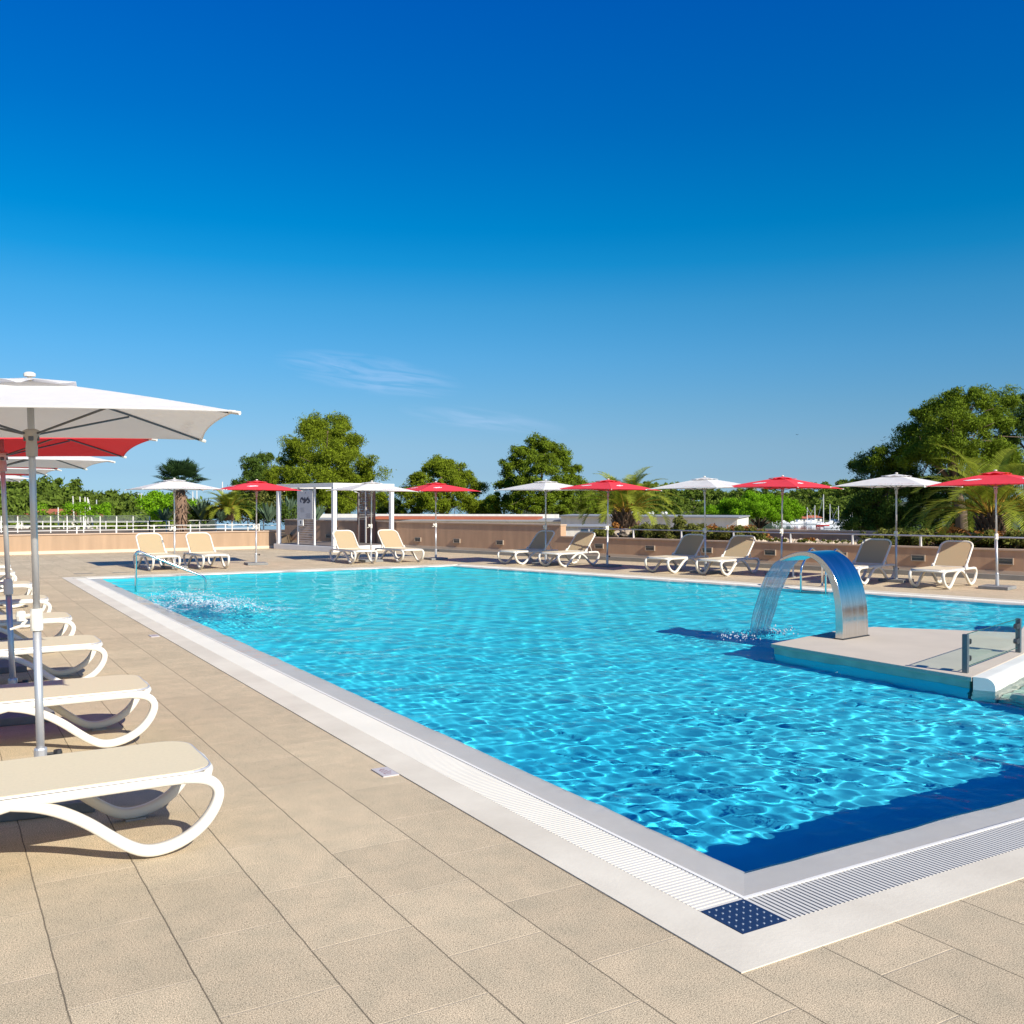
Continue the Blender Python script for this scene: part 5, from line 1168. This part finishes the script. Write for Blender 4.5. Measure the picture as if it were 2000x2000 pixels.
# rounded white rim of the warm basin beside the glass rail
e_ = Vector((0.952, 0.306)); n_ = Vector((0.306, -0.952)); p0 = Vector((7.955, 5.295))
prof = [(0.0, -DEPTH + 0.002), (0.0, 0.104)] + [(0.10 + 0.085 * math.sin(math.radians(a)), 0.019 + 0.085 * math.cos(math.radians(a))) for a in range(0, 91, 15)] + [(0.185, -0.45)]
mb = MB(); q = len(prof)
for L_ in (0.0, 4.2): mb.v += [(*(p0 + e_ * L_ + n_ * (a + 0.004)), b) for a, b in prof]
mb.f = [(i, i + 1, q + i + 1, q + i) for i in range(q - 1)] + [tuple(range(q)), tuple(range(q, 2 * q))[::-1]]
rim = tag(mb.build('basin_rim', mat('rim_white', (0.74, 0.74, 0.66), 0.55, var=0.12)), 'white rounded rim wall of the small side basin, below the glass panel', 'rim'); rim.cycles.is_caustics_receiver = True
sb_ = MB()
sb_.prism([tuple(p0 + n_ * 0.20 + e_ * 0.06), tuple(p0 + n_ * 0.20 + e_ * 4.2), (12.6, 4.0), (7.92, 4.0)], -0.51, -0.40)
o_ = sb_.build('basin_floor', mat('basin_pale', (0.40, 0.62, 0.52), 0.6, var=0.1)); tag(o_, kind='structure'); o_.cycles.is_caustics_receiver = True
sb_ = MB(); sb_.prism([(8.10, 5.02), (8.18, 5.02), (7.98, 4.0), (7.90, 4.0)], -0.51, -0.055)
o_ = sb_.build('submerged_rim', mat('basin_rim_tile', (0.55, 0.62, 0.55), 0.6, var=0.2)); tag(o_, 'submerged pale rim between the pool and the small side basin', 'rim'); o_.cycles.is_caustics_receiver = True

fn = thing('fountain', (9.14, 7.55, 0.10), 'curved stainless steel cascade fountain arching over the pool', 'fountain', None, math.atan2(0.163, 0.987))
outer = [(0.0, 0.0), (0.0, 0.12), (0.005, 0.25), (0.02, 0.40), (0.05, 0.55), (0.10, 0.69), (0.17, 0.81), (0.26, 0.905), (0.36, 0.965), (0.47, 0.99), (0.58, 0.985), (0.69, 0.955), (0.78, 0.92), (0.86, 0.88)]
def sm(P, k=2):
    for _ in range(k):
        Q = [P[0]]
        for a, b in zip(P[:-1], P[1:]): Q += [(a[0] * .75 + b[0] * .25, a[1] * .75 + b[1] * .25), (a[0] * .25 + b[0] * .75, a[1] * .25 + b[1] * .75)]
        Q.append(P[-1]); P = Q
    return P
outer = sm(outer)
mb = MB(); WF = 0.275; m = len(outer); secs = []
for i, (s0, z0) in enumerate(outer):
    a = outer[max(0, i - 1)]; b = outer[min(m - 1, i + 1)]; tx_, tz_ = b[0] - a[0], b[1] - a[1]; l = math.hypot(tx_, tz_); nx_, nz_ = tz_ / l, -tx_ / l      # towards the inside of the arch
    th = 0.10 * (1 - 0.75 * (i / m) ** 1.3); wd = WF * (1 - 0.06 * i / m)
    secs.append(((s0, z0), (s0 + nx_ * th, z0 + nz_ * th), wd))
for (o1, i1_, wd) in secs: mb.v += [(-wd, o1[0], o1[1]), (wd, o1[0], o1[1]), (wd, i1_[0], i1_[1]), (-wd, i1_[0], i1_[1])]
for i in range(m - 1):
    for k in range(4): a, b = i * 4 + k, i * 4 + (k + 1) % 4; mb.f.append((a, b, b + 4, a + 4))
mb.f += [(3, 2, 1, 0), tuple(range((m - 1) * 4, m * 4))]
fb_ = mb.build('body', M['steel'], fn); smooth_angle(fb_, 40); bv = fb_.modifiers.new('bevel', 'BEVEL'); bv.width = 0.004; bv.segments = 2; bv.limit_method = 'ANGLE'; bv.angle_limit = math.radians(50)
MB().box(-0.285, 0.285, -0.012, 0.115, 0.0005, 0.012).build('base_gasket', M['black'], fn)
lipS, lipZ = secs[-1][0]
# falling sheet of water
def water_curtain():
    nw, nh = 64, 110; T = 0.452; r = np.random.default_rng(4)
    W = np.linspace(-1, 1, nw); H = np.linspace(0, 1, nh); ww, hh = np.meshgrid(W, H)
    tt = hh * T; S_ = lipS - 0.03 + 1.12 * tt; Zr = lipZ - 0.004 - 4.9 * tt ** 2
    wid = 0.25 * (1 - 0.10 * hh)
    def nz(x, y, sd):
        q = np.random.default_rng(sd); z = 0
        for _ in range(16): a, b, p_ = q.normal(0, 15), q.normal(0, 9), q.uniform(0, 6.28); z = z + np.sin(a * x + b * y + p_)
        return z / 4
    dn = nz(ww, hh, 1); X = ww * wid + 0.006 * nz(ww, hh * 2, 2); Y = S_ + 0.010 * dn * (0.3 + hh); Z = Zr + 0.004 * nz(ww * 2, hh * 2, 3)
    hole = nz(ww * 2.2, hh * 1.3, 7); thr = 2.9 - 1.9 * np.clip((hh - 0.15) / 0.85, 0, 1)
    strand = nz(ww * 4.0, hh * 0.18, 9)
    keep = (hole < thr) | ((strand > 0.35) & (hh > 0.2)); edge = (np.abs(ww) > 0.95); keep |= edge & (hole < thr + 1.2)
    V = np.stack([X, Y, Z], -1).reshape(-1, 3); i = np.arange(nw * nh).reshape(nh, nw)
    Fq = np.stack([i[:-1, :-1], i[:-1, 1:], i[1:, 1:], i[1:, :-1]], -1).reshape(-1, 4)[keep[:-1, :-1].reshape(-1)]
    return V, Fq
M['curtain'] = water_mat('curtain_water'); t = M['curtain'].node_tree; out = t.nodes['Material Output']; src = out.inputs['Surface'].links[0].from_socket
d1 = N(t, 'ShaderNodeBsdfTranslucent'); d1.inputs[0].default_value = (0.80, 0.92, 0.98, 1); d2 = N(t, 'ShaderNodeBsdfDiffuse'); d2.inputs[0].default_value = (0.80, 0.92, 0.98, 1); ad = N(t, 'ShaderNodeMixShader'); t.links.new(d1.outputs[0], ad.inputs[1]); t.links.new(d2.outputs[0], ad.inputs[2])
tp = N(t, 'ShaderNodeBsdfTransparent'); m1 = N(t, 'ShaderNodeMixShader'); m1.inputs[0].default_value = 0.5; t.links.new(src, m1.inputs[1]); t.links.new(tp.outputs[0], m1.inputs[2])
m2 = N(t, 'ShaderNodeMixShader'); m2.inputs[0].default_value = 0.22; t.links.new(m1.outputs[0], m2.inputs[1]); t.links.new(ad.outputs[0], m2.inputs[2]); t.links.new(m2.outputs[0], out.inputs['Surface'])
V, Fq = water_curtain()
wc = npmesh('falling_water', V, Fq, M['curtain'], smooth=True); wc.location = fn.location; wc.rotation_euler = fn.rotation_euler
sd_ = wc.modifiers.new('thick', 'SOLIDIFY'); sd_.thickness = 0.005; sd_.offset = 0
tag(wc, 'thin rippling curtain of water falling from the steel fountain lip into the pool', 'water curtain', kind='stuff')

# splash and foam: many small white drops over stirred water
M['foam'] = thin_mat('foam', (0.80, 0.84, 0.88), 0.45, rough=0.3, var=0.1)
def drops(name, pts, rad, label, sd=1):
    r = np.random.default_rng(sd); base = np.array([(1, 0, 0), (-1, 0, 0), (0, 1, 0), (0, -1, 0), (0, 0, 1), (0, 0, -1)], float)
    Fo = np.array([(0, 2, 4), (2, 1, 4), (1, 3, 4), (3, 0, 4), (2, 0, 5), (1, 2, 5), (3, 1, 5), (0, 3, 5)])
    n = len(pts); sc = rad * r.uniform(0.4, 1.5, (n, 1, 1)) * r.uniform(0.6, 1.4, (n, 1, 3))
    V = (pts[:, None, :] + base[None] * sc).reshape(-1, 3); Fq = (Fo[None] + (np.arange(n) * 6)[:, None, None]).reshape(-1, 3)
    return tag(npmesh(name, V, Fq, M['foam'], smooth=True), label, 'foam', kind='stuff')
def fbm(x, y, sd, f0=2.0, oct=5, per=7):
    q = np.random.default_rng(sd); z = 0; a = 1.0; f = f0
    for _ in range(oct):
        for _ in range(per): kx, ky = q.normal(0, f, 2); z = z + a * np.sin(kx * x + ky * y + q.uniform(0, 6.28)) / per ** 0.5
        a *= 0.62; f *= 1.9
    return z
cent = [(3.40, 17.2, .40, .16), (3.62, 16.5, .42, .20), (3.95, 15.9, .42, .19), (4.12, 15.2, .40, .16), (3.75, 15.5, .5, .10), (3.35, 16.2, .4, .08), (4.45, 14.9, .45, .06), (3.7, 17.6, .4, .10), (3.3, 15.4, .35, .05), (4.3, 16.4, .4, .06)]
xx, yy = np.meshgrid(np.arange(3.02, 5.2, 0.020), np.arange(13.6, 18.8, 0.026)); env = np.zeros_like(xx); hh_ = np.zeros_like(xx)
for (cx_, cy_, rr_, h_) in cent:
    g_ = np.exp(-(((xx - cx_) / rr_) ** 2 + ((yy - cy_) / (rr_ * 1.7)) ** 2)); env = np.maximum(env, g_); hh_ += h_ * g_ * 0.52
n1_ = fbm(xx, yy, 2, 3.5, 5); n2_ = fbm(xx, yy, 5, 6.0, 5)
zz = WLEVEL + 0.004 + water_height(xx, yy) * 0 + hh_ * (0.45 + 0.35 * np.clip(n1_, -1.2, 2)) + 0.010 * n2_ * env
keep = (n2_ * 0.8 + env * 2.2 - 1.45 > 0)
V = np.stack([xx, yy, np.maximum(zz, WLEVEL - 0.01)], -1).reshape(-1, 3); i_ = np.arange(xx.size).reshape(xx.shape)
Fq = np.stack([i_[:-1, :-1], i_[:-1, 1:], i_[1:, 1:], i_[1:, :-1]], -1).reshape(-1, 4)[keep[:-1, :-1].reshape(-1)]
fm = M['foam_sheet'] = bpy.data.materials.new('foam_sheet'); fm.use_nodes = True; t = fm.node_tree; b = t.nodes['Principled BSDF']
b.inputs['Base Color'].default_value = (0.78, 0.84, 0.88, 1); b.inputs['Roughness'].default_value = 0.25; b.inputs['Transmission Weight'].default_value = 0.0
g = N(t, 'ShaderNodeNewGeometry'); n_f = N(t, 'ShaderNodeTexNoise'); n_f.inputs['Scale'].default_value = 22; n_f.inputs['Detail'].default_value = 6; t.links.new(g.outputs['Position'], n_f.inputs['Vector'])
tr = N(t, 'ShaderNodeBsdfTransparent'); mx = N(t, 'ShaderNodeMixShader'); t.links.new(mth(t, 'MULTIPLY_ADD', n_f.outputs['Fac'], 3.0, -1.35, clamp=True), mx.inputs[0]); t.links.new(tr.outputs[0], mx.inputs[1]); t.links.new(b.outputs[0], mx.inputs[2]); t.links.new(mx.outputs[0], t.nodes['Material Output'].inputs['Surface'])
tag(npmesh('bubbling_foam', V, Fq, fm, smooth=True), 'white bubbling foam in the pool beside the left handrail', 'foam', kind='stuff')
r = np.random.default_rng(8); pts = []
for (cx_, cy_, rr_, h_) in cent[:4]:
    n = 120; a = r.normal(size=(n, 2)) * rr_ * np.array([0.5, 0.9]) + (cx_, cy_); z = WLEVEL + h_ * 1.5 * r.random(n) ** 1.5 * np.exp(-((a[:, 0] - cx_) / rr_) ** 2); pts.append(np.stack([a[:, 0], a[:, 1], z], -1)[a[:, 0] > 3.0])
drops('foam_drops', np.concatenate(pts), 0.008, 'fine white drops thrown up over the bubbling foam', 3)
n = 420; c = np.array([9.14 - 0.163 * 1.32, 7.55 + 0.987 * 1.32]); a = r.normal(size=(n, 2)) * np.array([0.26, 0.10]); ux = np.array([0.987, 0.163]); uy = np.array([-0.163, 0.987])
q = c + a[:, :1] * ux + a[:, 1:] * uy; z = WLEVEL + np.abs(r.normal(size=n)) * 0.03
drops('splash_foam', np.stack([q[:, 0], q[:, 1], z], -1), 0.009, 'small white splash where the fountain curtain meets the pool', 4)

# glass rail on the island
M['glass'] = bpy.data.materials.new('tinted_glass'); M['glass'].use_nodes = True; t = M['glass'].node_tree; b = t.nodes['Principled BSDF']
b.inputs['Base Color'].default_value = (0.9, 1, 0.97, 1); b.inputs['Roughness'].default_value = 0.02; b.inputs['Metallic'].default_value = 0.0
tr = N(t, 'ShaderNodeBsdfTransparent'); tr.inputs[0].default_value = (0.92, 0.98, 0.955, 1); gl = N(t, 'ShaderNodeBsdfGlossy'); gl.inputs['Roughness'].default_value = 0.02
fr_ = N(t, 'ShaderNodeFresnel'); fr_.inputs[0].default_value = 1.5; mx = N(t, 'ShaderNodeMixShader'); mx.inputs[0].default_value = 0.07; t.links.new(tr.outputs[0], mx.inputs[1]); t.links.new(gl.outputs[0], mx.inputs[2]); t.links.new(mx.outputs[0], t.nodes['Material Output'].inputs['Surface'])
M['glass_edge'] = mat('glass_edge', (0.02, 0.12, 0.11), 0.15)
A_, B_ = Vector((8.11, 5.47)), Vector((9.70, 5.94)); d_ = (B_ - A_).normalized(); az_ = math.atan2(d_.y, d_.x)
gp = thing('glass_post', (A_.x, A_.y, 0.10), 'short dark metal glass post at the left front corner of the pool island', 'post', 'posts of the glass rail', az_)
MB().box(-0.024, 0.024, -0.024, 0.024, 0, 0.355).build('post', mat('grey_post', (0.11, 0.14, 0.16), 0.35, 0.5), gp, bevel=0.003)
for z in (0.10, 0.255):
    mb = MB()
    for yy in (-0.018, 0.009): mb.prism([(0.02, yy), (0.095, yy), (0.095, yy + 0.009), (0.02, yy + 0.009)], z, z + 0.05)
    mb.tube([(0.095, -0.018, z + 0.025), (0.095, 0.018, z + 0.025)], 0.025, 14); mb.build('clamp', M['dark_metal'], gp)
gp2 = copy_tree(gp); gp2.location = (B_.x, B_.y, 0.10); gp2.rotation_euler = (0, 0, az_ + math.pi); gp2['label'] = 'second metal glass post, cut by the right edge of the photo'
Lg = (B_ - A_).length
gt = thing('glass_screen', (A_.x, A_.y, 0.10), 'greenish clear glass panel clamped between two short posts on the island', 'glass panel', None, az_)
MB().box(0.045, Lg - 0.045, -0.005, 0.005, 0.055, 0.35).build('pane', M['glass'], gt)
mb = MB(); mb.box(0.045, Lg - 0.045, -0.0052, 0.0052, 0.3502, 0.354); mb.box(0.045, Lg - 0.045, -0.0052, 0.0052, 0.051, 0.0548); mb.box(0.041, 0.0448, -0.0052, 0.0052, 0.051, 0.354)
mb.build('pane_edge', M['glass_edge'], gt)

# ------------------------------------------------------------------ handrail and ladder
M['chrome'] = mat('polished_steel', (0.75, 0.75, 0.74), 0.08, 1.0)
def bend(P, r=0.07, n=5):
    P = [Vector(p) for p in P]; out = [P[0]]
    for a, b, c in zip(P[:-2], P[1:-1], P[2:]):
        u, v = (a - b).normalized(), (c - b).normalized(); q0, q1 = b + u * r, b + v * r
        for k in range(n + 1): t = k / n; out.append(q0 * (1 - t) ** 2 + b * 2 * t * (1 - t) + q1 * t * t)
    return out + [P[-1]]
hr = thing('handrail', (3.32, 19.70, 0), 'polished steel handrail sloping down into the far left corner of the pool', 'handrail')
MB().tube(bend([(0, 0, -0.5), (0, 0, 0.76), (1.26, -0.22, 0.20), (1.26, -0.22, -0.5)], 0.10), 0.021, 12).build('rail', M['chrome'], hr, smooth=True)
ld = thing('pool_ladder', (14.55, 12.9, 0), 'steel pool ladder at the far right edge, seen behind the fountain arch', 'ladder', None, math.atan2(-WALLN.y, -WALLN.x))
for y in (-0.25, 0.25):
    MB().tube(bend([(-0.22, y, -0.5), (-0.22, y, 0.42), (0.20, y, 0.80), (0.70, y, 0.62), (0.70, y, 0.0)], 0.12), 0.020, 10).build('rail', M['chrome'], ld, smooth=True)
    MB().lathe([(0.045, 0.0), (0.045, 0.012), (0.03, 0.02)], 12, (0.70, y, 0.005)).build('floor_flange', M['chrome'], ld)
for z in (-0.16, -0.40): MB().box(-0.26, -0.18, -0.23, 0.23, z, z + 0.025).build('step', M['chrome'], ld)
bo = thing('bollard', (16.5, 15.35, 0), 'small white peg standing before the wall, left of the fountain top', 'post')
MB().tube([(0, 0, 0), (0, 0, 0.42)], 0.02, 8).build('peg', M['white_paint'], bo)
MB().lathe([(0.06, 0.0), (0.06, 0.02), (0.03, 0.03)], 12).build('foot', M['ledge'], bo)
